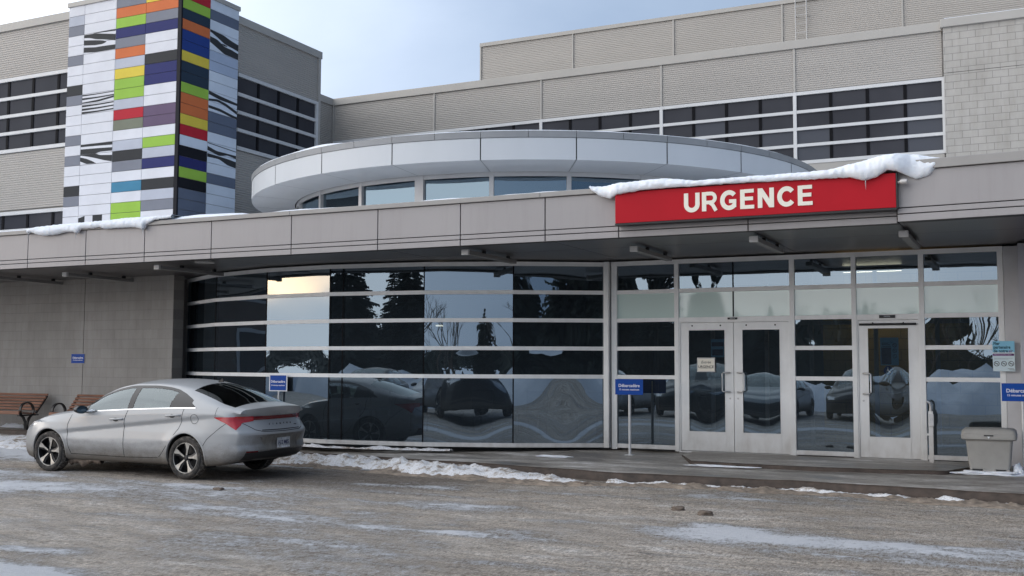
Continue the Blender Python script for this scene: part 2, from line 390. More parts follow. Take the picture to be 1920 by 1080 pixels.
n = t.add('ShaderNodeTexNoise'); n.inputs['Scale'].default_value = 2.2; n.inputs['Detail'].default_value = 6; n.inputs['Roughness'].default_value = .5; n.inputs['Distortion'].default_value = .3
t.lk(mp.outputs[0], n.inputs[0])
cf = t.add('ShaderNodeMapRange'); cf.inputs['From Min'].default_value = .38; cf.inputs['From Max'].default_value = .62
cf.inputs['To Min'].default_value = .86; cf.inputs['To Max'].default_value = .98; t.lk(n.outputs['Fac'], cf.inputs['Value'])
bg2 = t.add('ShaderNodeBackground'); bg2.inputs[1].default_value = 1.0
cc = t.add('ShaderNodeMix', data_type='RGBA'); cc.inputs[6].default_value = (.14, .27, .50, 1); cc.inputs[7].default_value = (.33, .42, .54, 1)
t.lk(n.outputs['Fac'], cc.inputs[0])
# the overcast brightens and warms towards the low sun behind the viewer, and breaks up right around it
dt = t.add('ShaderNodeVectorMath', operation='DOT_PRODUCT'); t.lk(tc.outputs['Generated'], dt.inputs[0]); dt.inputs[1].default_value = (SUN_AZ.x, SUN_AZ.y, .15)
k1 = math_n(t, 'MINIMUM', math_n(t, 'POWER', math_n(t, 'MAXIMUM', math_n(t, 'MULTIPLY_ADD', dt.outputs['Value'], .5, .5), 0.0), 3.0), .5)
warm = mixc(t, math_n(t, 'MINIMUM', math_n(t, 'MULTIPLY', k1, 1.5), 1.0), cc.outputs[2], (.80, .77, .73))
t.lk(warm, bg2.inputs[0]); t.lk(math_n(t, 'MULTIPLY_ADD', k1, 6.0, 1.0), bg2.inputs[1])
gap = t.add('ShaderNodeMapRange'); gap.inputs['From Min'].default_value = .93; gap.inputs['From Max'].default_value = .995; gap.inputs['To Min'].default_value = 1.0; gap.inputs['To Max'].default_value = 1.0
t.lk(dt.outputs['Value'], gap.inputs['Value'])
mx = t.add('ShaderNodeMixShader'); t.lk(math_n(t, 'MULTIPLY', cf.outputs[0], gap.outputs[0]), mx.inputs[0]); t.lk(bg.outputs[0], mx.inputs[1]); t.lk(bg2.outputs[0], mx.inputs[2]); 
# a break in the cloud low over the trees lets the sunset through
GD = Vector((-.767, -.672, 0)).normalized(); GS = Vector((GD.y, -GD.x, 0))
da = t.add('ShaderNodeVectorMath', operation='DOT_PRODUCT'); t.lk(tc.outputs['Generated'], da.inputs[0]); da.inputs[1].default_value = GS
db = t.add('ShaderNodeVectorMath', operation='DOT_PRODUCT'); t.lk(tc.outputs['Generated'], db.inputs[0]); db.inputs[1].default_value = GD
sz = t.add('ShaderNodeSeparateXYZ'); t.lk(tc.outputs['Generated'], sz.inputs[0])
e1 = math_n(t, 'POWER', math_n(t, 'ABSOLUTE', math_n(t, 'DIVIDE', da.outputs['Value'], .06)), 2.0); e2 = math_n(t, 'POWER', math_n(t, 'ABSOLUTE', math_n(t, 'DIVIDE', math_n(t, 'SUBTRACT', sz.outputs['Z'], .082), .017)), 2.0)
gg = math_n(t, 'MULTIPLY', math_n(t, 'EXPONENT', math_n(t, 'MULTIPLY', math_n(t, 'ADD', e1, e2), -1.0)), math_n(t, 'GREATER_THAN', db.outputs['Value'], 0.0))
bg3 = t.add('ShaderNodeBackground'); bg3.inputs[0].default_value = (1.0, .52, .17, 1); t.lk(math_n(t, 'MULTIPLY', gg, 15.0), bg3.inputs[1])
ad = t.add('ShaderNodeAddShader'); t.lk(mx.outputs[0], ad.inputs[0]); t.lk(bg3.outputs[0], ad.inputs[1]); t.lk(ad.outputs[0], outw.inputs[0])
sl = bpy.data.lights.new('sun', 'SUN'); sl.energy = .5; sl.angle = radians(16); sl.color = (1, .90, .80)
so = bpy.data.objects.new('sun', sl); COL.objects.link(so)
sd = Vector((SUN_AZ.x * cos(SUN_EL), SUN_AZ.y * cos(SUN_EL), sin(SUN_EL)))
so.rotation_euler = sd.to_track_quat('Z', 'Y').to_euler(); so.location = (0, -20, 30)
sc = bpy.context.scene
sc.view_settings.view_transform = 'Standard'; sc.view_settings.look = 'None'; sc.view_settings.gamma = 1; sc.view_settings.exposure = -0.1
sc.render.engine = 'CYCLES'; sc.cycles.use_denoising = True; sc.cycles.max_bounces = 8; sc.cycles.transparent_max_bounces = 16
sc.cycles.caustics_reflective = False; sc.cycles.caustics_refractive = False

# ------------------------------------------------------------------ ground
def sstep(a, b, x): 
    k = np.clip((x - a) / (b - a), 0, 1); return k * k * (3 - 2 * k)
KERB = [(-60, 15.9), (-30, 15.9), (-18, 15.9), (-11, 15.58), (-8, 15.25), (-5.5, 14.86), (-3, 14.92), (-1.5, 14.8), (0, 14.66), (3, 14.5), (12, 14.4)]
def kerb_y(x): return float(np.interp(x, [k[0] for k in KERB], [k[1] for k in KERB]))
def rise(x, y=15): return .19 * float(sstep(14.0, 19.0, -x)) * float(sstep(8.0, 15.5, y))
def fb(X, Y, s, sx=1, sy=1, o=5, seed=0):
    return np.array([noise.fractal((x * s * sx + seed, y * s * sy - seed, seed * .37), 1.0, 2.1, o) for x, y in zip(X, Y)])
def make_road():
    xs = np.concatenate([np.arange(-60, -26, 1.0), np.arange(-26, 6, .09), np.arange(6, 40, 1.0)])
    ys = np.concatenate([np.arange(-60, -4, 2.0), np.arange(-4, 5, .25), np.arange(5, 16.2, .09)])
    X, Y = np.meshgrid(xs, ys, indexing='ij'); X = X.ravel(); Y = Y.ravel()
    a = fb(X, Y, .9, .28, 1, 6, 3.1); b_ = fb(X, Y, 4.0, .45, 1, 5, 7.7); c_ = fb(X, Y, .25, .35, 1, 4, 9.2); d_ = fb(X, Y, 2.2, .12, 1, 5, 1.7)
    s = .29 + .45 * a + .34 * b_
    def blob(x, y, rx, ry, amp, ang=0.0):
        dx, dy = X - x, Y - y; ca, sa = cos(ang), sin(ang)
        e = ((dx * ca + dy * sa) / rx) ** 2 + ((-dx * sa + dy * ca) / ry) ** 2
        return amp * np.exp(-e)
    for q in BLOBS: s = s + blob(*q[:4], q[4] * 1.15, *q[5:])
    dark = np.zeros_like(X)
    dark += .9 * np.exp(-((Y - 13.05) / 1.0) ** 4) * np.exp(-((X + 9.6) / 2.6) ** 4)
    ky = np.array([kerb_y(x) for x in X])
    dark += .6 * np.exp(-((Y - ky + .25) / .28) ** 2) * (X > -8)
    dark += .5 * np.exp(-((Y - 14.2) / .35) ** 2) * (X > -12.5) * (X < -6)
    rs = .19 * sstep(14.0, 19.0, -X) * sstep(8.0, 15.5, Y)
    near = sstep(3, 5.5, Y)
    Z = rs + near * (.012 * a + .006 * b_ + .010 * np.maximum(0, s) * .8 + .006 * d_)
    Z = np.where(Y > ky + .06, rs - .03, Z)
    Z -= .02 * (1 - near)
    # keep wheel contact flat
    me = bpy.data.meshes.new('road'); nx, ny = len(xs), len(ys)
    me.vertices.add(nx * ny); me.vertices.foreach_set('co', np.stack([X, Y, Z], 1).ravel())
    I = np.arange(nx - 1)[:, None] * ny + np.arange(ny - 1)[None, :]
    Q = np.stack([I, I + ny, I + ny + 1, I + 1], -1).reshape(-1, 4)
    me.loops.add(Q.size); me.loops.foreach_set('vertex_index', Q.ravel()); me.polygons.add(len(Q))
    me.polygons.foreach_set('loop_start', np.arange(len(Q)) * 4); me.update(calc_edges=True)
    me.polygons.foreach_set('use_smooth', [True] * len(Q))
    for nm, val in (('snow', s), ('dark', np.clip(dark, 0, 1))):
        at = me.attributes.new(nm, 'FLOAT', 'POINT'); at.data.foreach_set('value', val.astype(np.float32))
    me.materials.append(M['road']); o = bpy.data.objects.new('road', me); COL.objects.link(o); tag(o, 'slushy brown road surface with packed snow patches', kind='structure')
BLOBS = [  # x, y, rx, ry, amplitude of packed snow on the road
    (-12.5, 10.4, 2.8, .7, .55, -.02), (-9.0, 9.9, 1.6, .35, .45), (-14.5, 11.6, 2.0, .5, .35), (-16, 13.5, 1.6, .8, .7), (-8.6, 11.3, 2.0, .25, .35),
    (-6.1, 11.35, 1.1, .45, .75), (-6.9, 12.2, 1.5, .15, .35), (-4.6, 10.9, .5, .18, .35), (-2.9, 11.0, .75, .5, .6), (-2.0, 10.45, 2.2, .3, .5), (-1.0, 10.9, 1.8, .25, .45), (-.4, 9.9, 1.6, .18, .45),
    (-5.6, 9.5, 2.4, .13, .38), (-10.5, 8.0, 1.2, .25, .3), (-8.2, 6.9, .6, .12, .45), (-9.2, 7.4, .9, .1, .35),
    (-11.7, 14.6, 1.2, .35, .8), (-9.8, 14.75, 1.4, .22, .6), (-7.4, 14.5, 1.2, .2, .5), (-18.6, 14.2, 1.2, 1.0, .8),
    (-13.5, 9.6, 1.8, .35, .4), (-11.5, 11.6, 2.4, .22, .4), (-7.9, 12.9, 1.6, .25, .35), (-3.2, 13.6, 1.2, .16, .35), (-1.5, 9.2, 1.2, .14, .35), (-3.9, 8.2, 1.0, .12, .3), (-6.4, 8.4, 1.1, .14, .3), (-9.5, 8.9, 1.3, .16, .35),
    (-9, 5.9, 8, .5, 1.7), (2, 5.9, 6, .5, 1.7), (-9, 3.0, 9, .4, .6)]
make_road()
g = MB(); g.face([(-900, -900, -.08), (900, -900, -.08), (900, 900, -.08), (-900, 900, -.08)], 'ground')
tag(g.build('ground'), 'snow covered ground around the hospital', kind='structure')

def make_sidewalk():
    xs = list(np.arange(-60, -24, 2.0)) + list(np.arange(-24, 6, .12)) + list(np.arange(6, 12.1, 1.0))
    side = MB(); P = []; K = []
    for x in xs:
        k = kerb_y(x) + .02 * fbm(x * 1.3, 3); r = rise(x)
        zk = .13 + (.045 * float(sstep(13, 19, -x)) + (r - .0) * .6)
        z1 = .245 + .02 * float(sstep(14, 19, -x))
        n1 = .012 * fbm(x * 2, 7)
        row = []
        for q in np.linspace(0, 1, 26):
            y = k + .03 + (17.75 - k) * q; zz = zk + (z1 - zk) * (q ** .9) * (17.75 - k) / (17.75 - k)
            row.append((x, y, zz + .006 * fbm(x * 1.5, y * 3, 1)))
        P.append(row)
        K.append([(x, k - .045 + .02 * fbm(x * 4, 1), r - .05), (x, k - .03 + .02 * fbm(x * 5, 2), r + .04 + n1), (x, k - .01 + .012 * fbm(x * 6, 2), zk - .03), (x, k + .005, zk - .008), row[0]])
    side.grid(P, 'sidewalk'); side.grid(K, 'kerb')
    o = side.build('sidewalk', smooth=50); tag(o, 'wet frosted concrete sidewalk with brown kerb', kind='structure')
make_sidewalk()
# raised landing slab in front of the doors
g = MB(); n_ = 60; top = []; ed = []; bt = []
for i in range(n_ + 1):
    u = -5.2 + 4.35 * i / n_; q = i / n_
    y0 = 16.15 - .22 * sin(pi * min(1, q * 1.1)) + (.85 * max(0, (q - .93) / .07)) + (.9 * max(0, (.1 - q) / .1)) + .01 * fbm(u * 3, 2)
    top.append([(u, 17.44, .268), (u, y0 + .5, .252), (u, y0 + .05, .236)]); ed.append([(u, y0 + .05, .236), (u, y0 + .015, .228), (u, y0, .17)])
g.grid(top, 'sidewalk'); g.grid(ed, 'kerb'); tag(g.build('landing', smooth=60), 'low concrete landing in front of the entrance doors', kind='structure')

# lumpy snow strips
def lumpy(name, xs, yc, wid, hgt, mat, z0=0, seed=0, parent=None, ny=14, lump=.5):
    P = []
    for x in xs:
        h = hgt(x); c = yc(x); wd = wid(x); row = []
        for j in range(ny + 1):
            q = -1 + 2 * j / ny; y = c + q * wd * (1 + .25 * fbm(x * 2.2, seed + (0 if q < 0 else 5)))
            e = max(0, 1 - q * q) ** .7
            z = (z0(x, y) if callable(z0) else z0) - .02 + e * (h + .02) * (1 + lump * fbm(x * 3.5, y * 5, seed, 5)) + e * .02 * fbm(x * 16, y * 16, seed)
            row.append((x, y, z))
        P.append(row)
    g = MB(); g.grid(P, mat); return g.build(name, parent, smooth=70)
o = lumpy('snow_ridge', np.arange(-12.9, -5.6, .035), lambda x: kerb_y(x) - .50 - .1 * sin(x * 2), lambda x: .42 * min(1, (x + 13.1) * .8, (-5.3 - x) * .35 + .25), lambda x: .15 * min(1, (x + 13.0), max(.12, (-5.2 - x) / 3.2)) * (1 + .5 * fbm(x * 1.4, 4)), 'dirty_snow', lambda x, y: rise(x, y))
tag(o, 'ploughed ridge of dirty snow along the kerb behind the car', 'snow ridge', kind='stuff')
o = lumpy('slush_berm', np.arange(-12.6, 3, .03), lambda x: kerb_y(x) - (.92 if x < -6.5 else .92 - .6 * float(sstep(-6.5, -4.5, x))), lambda x: .30, lambda x: max(.004, .028 * (1 + 1.3 * fbm(x * 1.7, 29))), 'brown_slush', 0, 43, ny=10, lump=.9)
tag(o, 'brown slush churned up along the kerb', 'slush', kind='stuff')
o = lumpy('snow_crust', np.arange(-5.6, 3, .03), lambda x: kerb_y(x) - .12, lambda x: .10, lambda x: max(-.01, .03 + .06 * fbm(x * 1.3, 9)), 'dirty_snow', 0, 3, ny=8)
tag(o, 'thin crust of snow at the foot of the kerb', 'snow', kind='stuff')
o = lumpy('snow_ridge', np.arange(-26, -15.6, .05), lambda x: 14.5 + .2 * sin(x), lambda x: .9, lambda x: .08 * (1 + .6 * fbm(x * 1.4, 4)), 'dirty_snow', lambda x, y: rise(x, y), 6)
tag(o, 'patch of snow on the road ahead of the car', 'snow ridge', kind='stuff')
o = lumpy('snow_crust', np.arange(-26, -15.7, .04), lambda x: 16.62, lambda x: .16, lambda x: max(.01, .07 * (1 + .9 * fbm(x * 2, 9))), 'snow', .25, 13, ny=8)
tag(o, 'line of snow along the foot of the concrete block wall', 'snow', kind='stuff')
o = lumpy('snow_crust', np.arange(-13.5, -9.0, .04), lambda x: 23.86 - sqrt(max(0, 8.02 ** 2 - (x + 11.5) ** 2)), lambda x: .07 + .05 * fbm(x * 2, 3), lambda x: .035 * (.3 + 1.6 * fbm(x * 2, 19)), 'dirty_snow', .235, 23, ny=8)
tag(o, 'thin line of snow at the foot of the curved glass wall', 'snow', kind='stuff')
def clod(x, y, z, r, seed, label, mat='slush_clod'):
    bm = bmesh.new(); bmesh.ops.create_icosphere(bm, subdivisions=3, radius=1)
    for v in bm.verts:
        n3 = noise.fractal(v.co * 1.6 + Vector((seed, 0, 0)), 1, 2, 4); v.co *= (1 + .45 * n3); v.co.x *= r * 1.5; v.co.y *= r; v.co.z *= r * .55
    me = bpy.data.meshes.new('slush_clod'); bm.to_mesh(me); bm.free(); me.materials.append(M[mat]); me.polygons.foreach_set('use_smooth', [True] * len(me.polygons))
    o = bpy.data.objects.new('slush_clod', me); COL.objects.link(o); o.location = (x, y, z); tag(o, label, 'slush lump', 'lumps of frozen slush on the road')

# ------------------------------------------------------------------ lower storey walls
g = MB()
g.box(-40, -18.307, 16.7, 17.0, .0, 3.5, 'grey_block'); g.box(-18.293, -15.80, 16.7, 17.0, .0, 3.5, 'grey_block'); g.box(-18.31, -18.29, 16.72, 16.98, 0, 3.49, 'fascia_dark')
bw = g.build('concrete_block_wall'); tag(bw, 'grey concrete block wall under the canopy behind the benches', 'wall')
g = MB(); g.box(-16.30, -16.24, 17.001, 17.9, .1, 3.49, 'dark_joint'); g.build('end_trim', bw)

def pane_mesh(p0, p1, z0, z1, mat, bul, nrm, nx=14, nz=10, seed=0):
    # a slightly bowed sheet of glass between two plan points; nrm points outward
    g = MB(); P = []
    rnd = random.Random(seed); ph = rnd.random() * 6.28
    for i in range(nx + 1):
        a = i / nx; row = []
        for j in range(nz + 1):
            b_ = j / nz
            e = (1 - (2 * a - 1) ** 2) ** 1.0 * (1 - (2 * b_ - 1) ** 2)
            e2 = (4 * (a - .5) ** 2 * (a * (1 - a)) * 4) * b_ * (1 - b_) * 4
            d = bul * e + bul * .15 * sin(7 * a + ph) * sin(pi * b_)
            row.append((p0[0] + (p1[0] - p0[0]) * a + nrm[0] * d, p0[1] + (p1[1] - p0[1]) * a + nrm[1] * d, z0 + (z1 - z0) * b_))
        P.append(row[::-1])
    g.grid(P, mat); return g

# curved curtain wall
CC = (-11.5, 23.77); CR = 7.87
def ray(x, y):
    d = R_ * ((x - 960) / f) + U_ * ((540 - y) / f) + F_; return d
def circ_at(px):
    d = ray(px, 495); du, dw = d.x, d.y
    a2 = du * du + dw * dw; b = -2 * (du * CC[0] + dw * CC[1]); c_ = CC[0] ** 2 + CC[1] ** 2 - CR ** 2
    tt = (-b - sqrt(b * b - 4 * a2 * c_)) / (2 * a2); return (du * tt, dw * tt)
VP = [(-16.15, 17.45)] + [circ_at(p) for p in (407, 501.5, 620, 795.6, 963)] + [(-6.60, 17.50)]
cw = empty('curved_glass_wall', (-11.5, 16, .25), label='long curved curtain wall of dark reflecting glass with pale bars', cat='glass wall')
cw.location = (0, 0, 0)
LV = [(.28, .35), (1.455, 1.522), (1.94, 2.007), (2.425, 2.492), (2.91, 2.977), (3.40, 3.472)]
def seg_box(g, p, q, z0, z1, out, inn, mat, ext=0.0):
    p = Vector((p[0], p[1], 0)); q = Vector((q[0], q[1], 0)); d = (q - p).normalized(); n = Vector((d.y, -d.x, 0))
    p = p - d * ext; q = q + d * ext
    poly = [p + n * out, q + n * out, q - n * inn, p - n * inn]
    g.prism([(v.x, v.y, z0) for v in poly], (0, 0, z1 - z0), mat)
def strip(g, pts, z0, z1, out, inn, mat):
    # mitred horizontal bar following a polyline
    P = [Vector((p[0], p[1], 0)) for p in pts]; N = []
    for i in range(len(P)):
        ds = []
        if i > 0: ds.append((P[i] - P[i - 1]).normalized())
        if i < len(P) - 1: ds.append((P[i + 1] - P[i]).normalized())
        n = sum((Vector((d.y, -d.x, 0)) for d in ds), Vector()).normalized(); n = n / max(.5, n.dot(Vector((ds[0].y, -ds[0].x, 0)))); N.append(n)
    for i in range(len(P) - 1):
        poly = [P[i] + N[i] * out, P[i + 1] + N[i + 1] * out, P[i + 1] - N[i + 1] * inn, P[i] - N[i] * inn]
        g.prism([(v.x, v.y, z0) for v in poly], (0, 0, z1 - z0), mat)
for z0, z1 in LV:
    g = MB(); strip(g, VP, z0, z1, .045 if z0 < .3 else .03, .08, 'alu'); g.build('sill' if z0 < .3 else ('head' if z0 > 3.3 else 'transom'), cw)
def on_facets(px):
    d = ray(px, 600)
    for (a, b) in zip(VP, VP[1:]):
        ex, ey = b[0] - a[0], b[1] - a[1]; den = d.x * ey - d.y * ex
        tt = (a[0] * ey - a[1] * ex) / den; s_ = ((d.x * tt - a[0]) * ex + (d.y * tt - a[1]) * ey) / (ex * ex + ey * ey)
        if -.001 <= s_ <= 1.001 and tt > 0: return (d.x * tt, d.y * tt)
PP = VP[:4] + [on_facets(643)] + VP[4:]
bulg = {0: .002, 1: -.010, 2: -.012, 3: .001, 4: .003, 5: -.012, 6: -.016}
for i in range(7):
    a, b = PP[i], PP[i + 1]; d = Vector((b[0] - a[0], b[1] - a[1], 0)).normalized(); n = Vector((d.y, -d.x, 0))
    A = (a[0] + d.x * .012, a[1] + d.y * .012); B = (b[0] - d.x * .012, b[1] - d.y * .012)
    for r in range(5):
        z0, z1 = LV[r][1], LV[r + 1][0]
        bl = bulg[i] * (.38 if r == 0 else (.16 if r == 1 else (.05, .03, .10)[r - 2]))
        g = pane_mesh(A, B, z0, z1, 'glass_facade', bl, (n.x, n.y), 18, 14 if r == 0 else 8, i * 7 + r); g.build('pane', cw, smooth=180, recalc=False)
    if i > 0:
        g = MB(); g.prism([(a[0] + n.x * .006 - .011 * d.x, a[1] + n.y * .006 - .011 * d.y, .35), (a[0] + n.x * .006 + .011 * d.x, a[1] + n.y * .006 + .011 * d.y, .35), (a[0] - n.x * .06 + .011 * d.x, a[1] - n.y * .06 + .011 * d.y, .35), (a[0] - n.x * .06 - .011 * d.x, a[1] - n.y * .06 - .011 * d.y, .35)], (0, 0, 3.05), 'dark_joint'); g.build('glazing_joint', cw)
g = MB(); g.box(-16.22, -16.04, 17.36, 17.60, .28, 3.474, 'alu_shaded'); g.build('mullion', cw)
g = MB(); g.box(-6.675, -6.585, 17.38, 17.62, .278, 3.474, 'alu'); g.build('mullion', cw)
g = MB(); g.box(-6.584, -6.562, 17.5, 17.6, .26, 3.474, 'dark_joint'); g.build('joint_cover', cw)

# entrance front
ef = empty('glass_entrance', (0, 0, 0), label='flat aluminium and glass entrance front with double doors and single door', cat='glass front')
Y0 = 17.47
g = MB()
MU = [(-6.560, -6.46), (-5.432, -5.357), (-3.513, -3.434), (-2.553, -2.481), (-1.558, -1.481), (-.453, -.375)]
for a, b in MU: 
    k = MB(); k.box(a, b, Y0 - .012, Y0 + .12, .255, 3.47, 'alu'); k.build('mullion', ef, bevel=.004)
Z4 = LV
def bars(a, b, levels, nm='transom'):
    for z0, z1 in levels:
        k = MB(); k.box(a, b, Y0 - .006, Y0 + .10, z0, z1, 'alu'); k.build(nm if z0 > .3 else 'sill', ef, bevel=.003)
BAYS = {'A': (-6.46, -5.432), 'B': (-5.357, -3.513), 'C': (-3.434, -2.553), 'D': (-2.481, -1.558), 'E': (-1.481, -.453)}
k = MB(); k.box(-6.56, -.375, Y0 - .018, Y0 + .12, 3.401, 3.474, 'alu'); k.build('head', ef)
for nm, (a, b) in BAYS.items():
    if nm in 'ACE':
        bars(a, b, LV[:5]); rows = [(LV[r][1], LV[r + 1][0]) for r in range(5)]
    else:
        bars(a, b, LV[3:5]); rows = [(LV[r][1], LV[r + 1][0]) for r in (3, 4)]
    for z0, z1 in rows:
        fr = abs(z0 - 2.492) < .01
        halves = [(a, (a + b) / 2 - .01), ((a + b) / 2 + .01, b)] if nm == 'B' else [(a, b)]
        for h0, h1 in halves:
            if fr:
                q = MB(); q.box(h0, h1, Y0 + .03, Y0 + .05, z0, z1, 'glass_frosted'); q.build('frosted_pane', ef)
            else:
                pane_mesh((h0, Y0 + .03), (h1, Y0 + .03), z0, z1, 'glass_facade', random.choice([-1, 1]) * .0012, (0, -1), 12, 10, int(z0 * 100)).build('pane', ef, smooth=180, recalc=False)
        if nm == 'B':
            q = MB(); q.box((a + b) / 2 - .0095, (a + b) / 2 + .0095, Y0 + .018, Y0 + .06, z0, z1, 'dark_joint'); q.build('glazing_joint', ef)
g = MB(); g.box(-5.357, -5.335, Y0 + .0, Y0 + .10, .262, 2.425, 'alu'); g.box(-3.535, -3.513, Y0, Y0 + .10, .262, 2.425, 'alu'); g.box(-5.335, -3.535, Y0, Y0 + .10, 2.405, 2.425, 'alu')
g.box(-2.481, -2.462, Y0, Y0 + .10, .262, 2.425, 'alu'); g.box(-1.577, -1.558, Y0, Y0 + .10, .262, 2.425, 'alu'); g.box(-2.462, -1.577, Y0, Y0 + .10, 2.405, 2.425, 'alu')
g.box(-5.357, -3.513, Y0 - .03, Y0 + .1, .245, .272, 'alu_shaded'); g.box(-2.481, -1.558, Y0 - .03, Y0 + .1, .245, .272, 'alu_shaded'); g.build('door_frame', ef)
def door(u0, u1, hs, label):
    d = MB(); y0, y1 = Y0 + .012, Y0 + .057; zb, zt = .28, 2.398; st = .13
    gl0, gl1 = u0 + st, u1 - st
    d.box(u0, gl0, y0, y1, zb, zt, 'alu'); d.box(gl1, u1, y0, y1, zb, zt, 'alu'); d.box(gl0, gl1, y0, y1, zb, .585, 'alu'); d.box(gl0, gl1, y0, y1, 2.288, zt, 'alu')
    o = d.build('door', ef, bevel=.003); 
    if label: o['label'] = label
    fr = MB(); e = .014
    for q in ((gl0, gl0 + e, .585, 2.288), (gl1 - e, gl1, .585, 2.288), (gl0 + e, gl1 - e, .585, .585 + e), (gl0 + e, gl1 - e, 2.288 - e, 2.288)): fr.box(q[0], q[1], y0 - .006, y0 + .01, q[2], q[3], 'alu')
    fr.build('glazing_bead', o)
    pane_mesh((gl0, y0 + .022), (gl1, y0 + .022), .585, 2.288, 'glass_door', -.0028, (0, -1), 12, 16, int(u0 * 10)).build('door_glass', o, smooth=180, recalc=False)
    au, tu = hs; h = MB()
    h.tube([(au, y0, 1.575), (au, y0 - .035, 1.575), (au + (tu - au) * .25, y0 - .06, 1.575), (au + (tu - au) * .85, y0 - .065, 1.573), (tu, y0 - .065, 1.555), (tu, y0 - .065, 1.28), (au + (tu - au) * .85, y0 - .065, 1.262), (au + (tu - au) * .25, y0 - .06, 1.26), (au, y0 - .035, 1.26), (au, y0, 1.26)], .0125, 'steel')
    h.build('handle', o, smooth=60)
    l = MB(); l.lathe([(0, -.006), (.014, -.006), (.016, 0)], 'steel', 16, 'Y', ((u1 - .06) if tu < au else (u0 + .06), y0 - .001, 1.15)); l.build('lock', o, smooth=40)
    return o
d1 = door(-5.333, -4.437, (-4.50, -4.61), 'left leaf of the double door'); d2 = door(-4.429, -3.537, (-4.365, -4.25), 'right leaf of the double door'); d3 = door(-2.460, -1.579, (-2.395, -2.275), 'single door with accessible symbol')
for dd, xs_ in ((d1, (-5.13, -4.65)), (d2, (-4.22, -3.75))):
    l = MB()
    for x in xs_: l.lathe([(0, -.006), (.012, -.006), (.014, 0)], 'black_metal', 12, 'Y', (x, Y0 + .011, 2.35))
    l.build('bolt', dd)
l = MB(); l.tube([(-2.44, Y0 - .02, 2.335), (-1.60, Y0 - .02, 2.335)], .017, 'black_metal', 12); l.tube([(-2.24, Y0 - .02, 2.335), (-2.24, Y0 + .012, 2.36)], .012, 'black_metal', 8); l.tube([(-1.79, Y0 - .02, 2.335), (-1.79, Y0 + .012, 2.36)], .012, 'black_metal', 8); l.build('closer_bar', d3, smooth=50)
for (a, b, z0, z1) in ((-4.52, -4.36, 2.446, 2.478), (-2.14, -1.905, 2.430, 2.478)):
    l = MB(); l.box(a, b, Y0 - .022, Y0 - .0055, z0, z1, 'black_metal', rot=None); o = l.build('name_plate', ef)
    text_mesh('SORTIE' if a < -3 else 'OUVRIR', .026, 'sign_white', o, ((a + b) / 2, Y0 - .0225, (z0 + z1) / 2), ext=.001)
# pier closing the front on the right
g = MB(); g.box(-.372, -.17, Y0 - .01, Y0 + .25, .2, 3.47, 'plaster_white'); g.box(-.168, -.04, 17.10, Y0 + .25, .2, 3.47, 'plaster_white')
pier = g.build('wall_pier', bevel=.005); tag(pier, 'narrow pale wall pier at the right end of the entrance glazing', 'pier')
g = MB(); g.box(-.0399, 4, 17.3, 17.5, .2, 3.49, 'fascia_dark'); g.box(-.03, .6, 16.8, 17.298, .2, 3.47, 'sign_blue'); g.build('side_panel', pier)

# interior
it = empty('lobby_interior', (0, 0, 0), label='dim lobby behind the curved glass and the entrance doors', cat='lobby')
g = MB(); g.box(-16.2, .3, 17.65, 30, .2, .262, 'interior_floor'); g.build('floor_finish', it)
g = MB(); g.box(-16.5, .3, 26, 26.2, .262, 3.47, 'interior_dark'); g.box(-6.75, -6.62, 17.75, 26, .262, 3.47, 'interior_dark'); g.box(.05, .25, 17.8, 26, .262, 3.47, 'interior_dark'); g.box(-16.6, -16.4, 17.65, 26, .262, 3.47, 'interior_dark'); g.build('partition', it)
g = MB(); g.box(-3.6, -.55, 21, 21.15, .262, 3.47, 'yellow_block'); o = g.build('yellow_wall', it)
g = MB(); g.box(-6.6, .0, 19.6, 19.65, 2.42, 2.49, 'alu_shaded'); g.box(-6.6, .0, 19.6, 19.65, 3.35, 3.45, 'alu_shaded')
for u in (-6.5, -5.4, -4.4, -3.6, -2.5, -1.5): g.box(u, u + .07, 19.6, 19.65, .262, 3.35, 'alu_shaded')
g.build('inner_screen', it)
for (x, y) in ((-2.6, 20.3),):
    g = MB(); g.box(x - .5, x + .5, y - .08, y + .08, 3.40, 3.44, 'lit_lamp'); g.build('tube_lamp', it)
for (x, y, z) in ((-12.03, 21.0, 2.55),):
    g = MB(); g.box(x - .07, x + .07, y, y + (.1 if z < 3 else .5), z, z + .03, 'dim_lamp'); g.build('tube_lamp', it)
for i in range(5):
    x = -13.5 + i * 1.3; g = MB(); g.box(x, x + .5, 20, 20.5, .68, .74, 'chair_blue'); g.box(x, x + .5, 20.5, 20.55, .74, 1.15, 'chair_blue'); g.box(x + .02, x + .06, 20.05, 20.5, .262, .68, 'black_metal'); g.box(x + .44, x + .48, 20.05, 20.5, .262, .68, 'black_metal')
    g.build('waiting_chair', it)

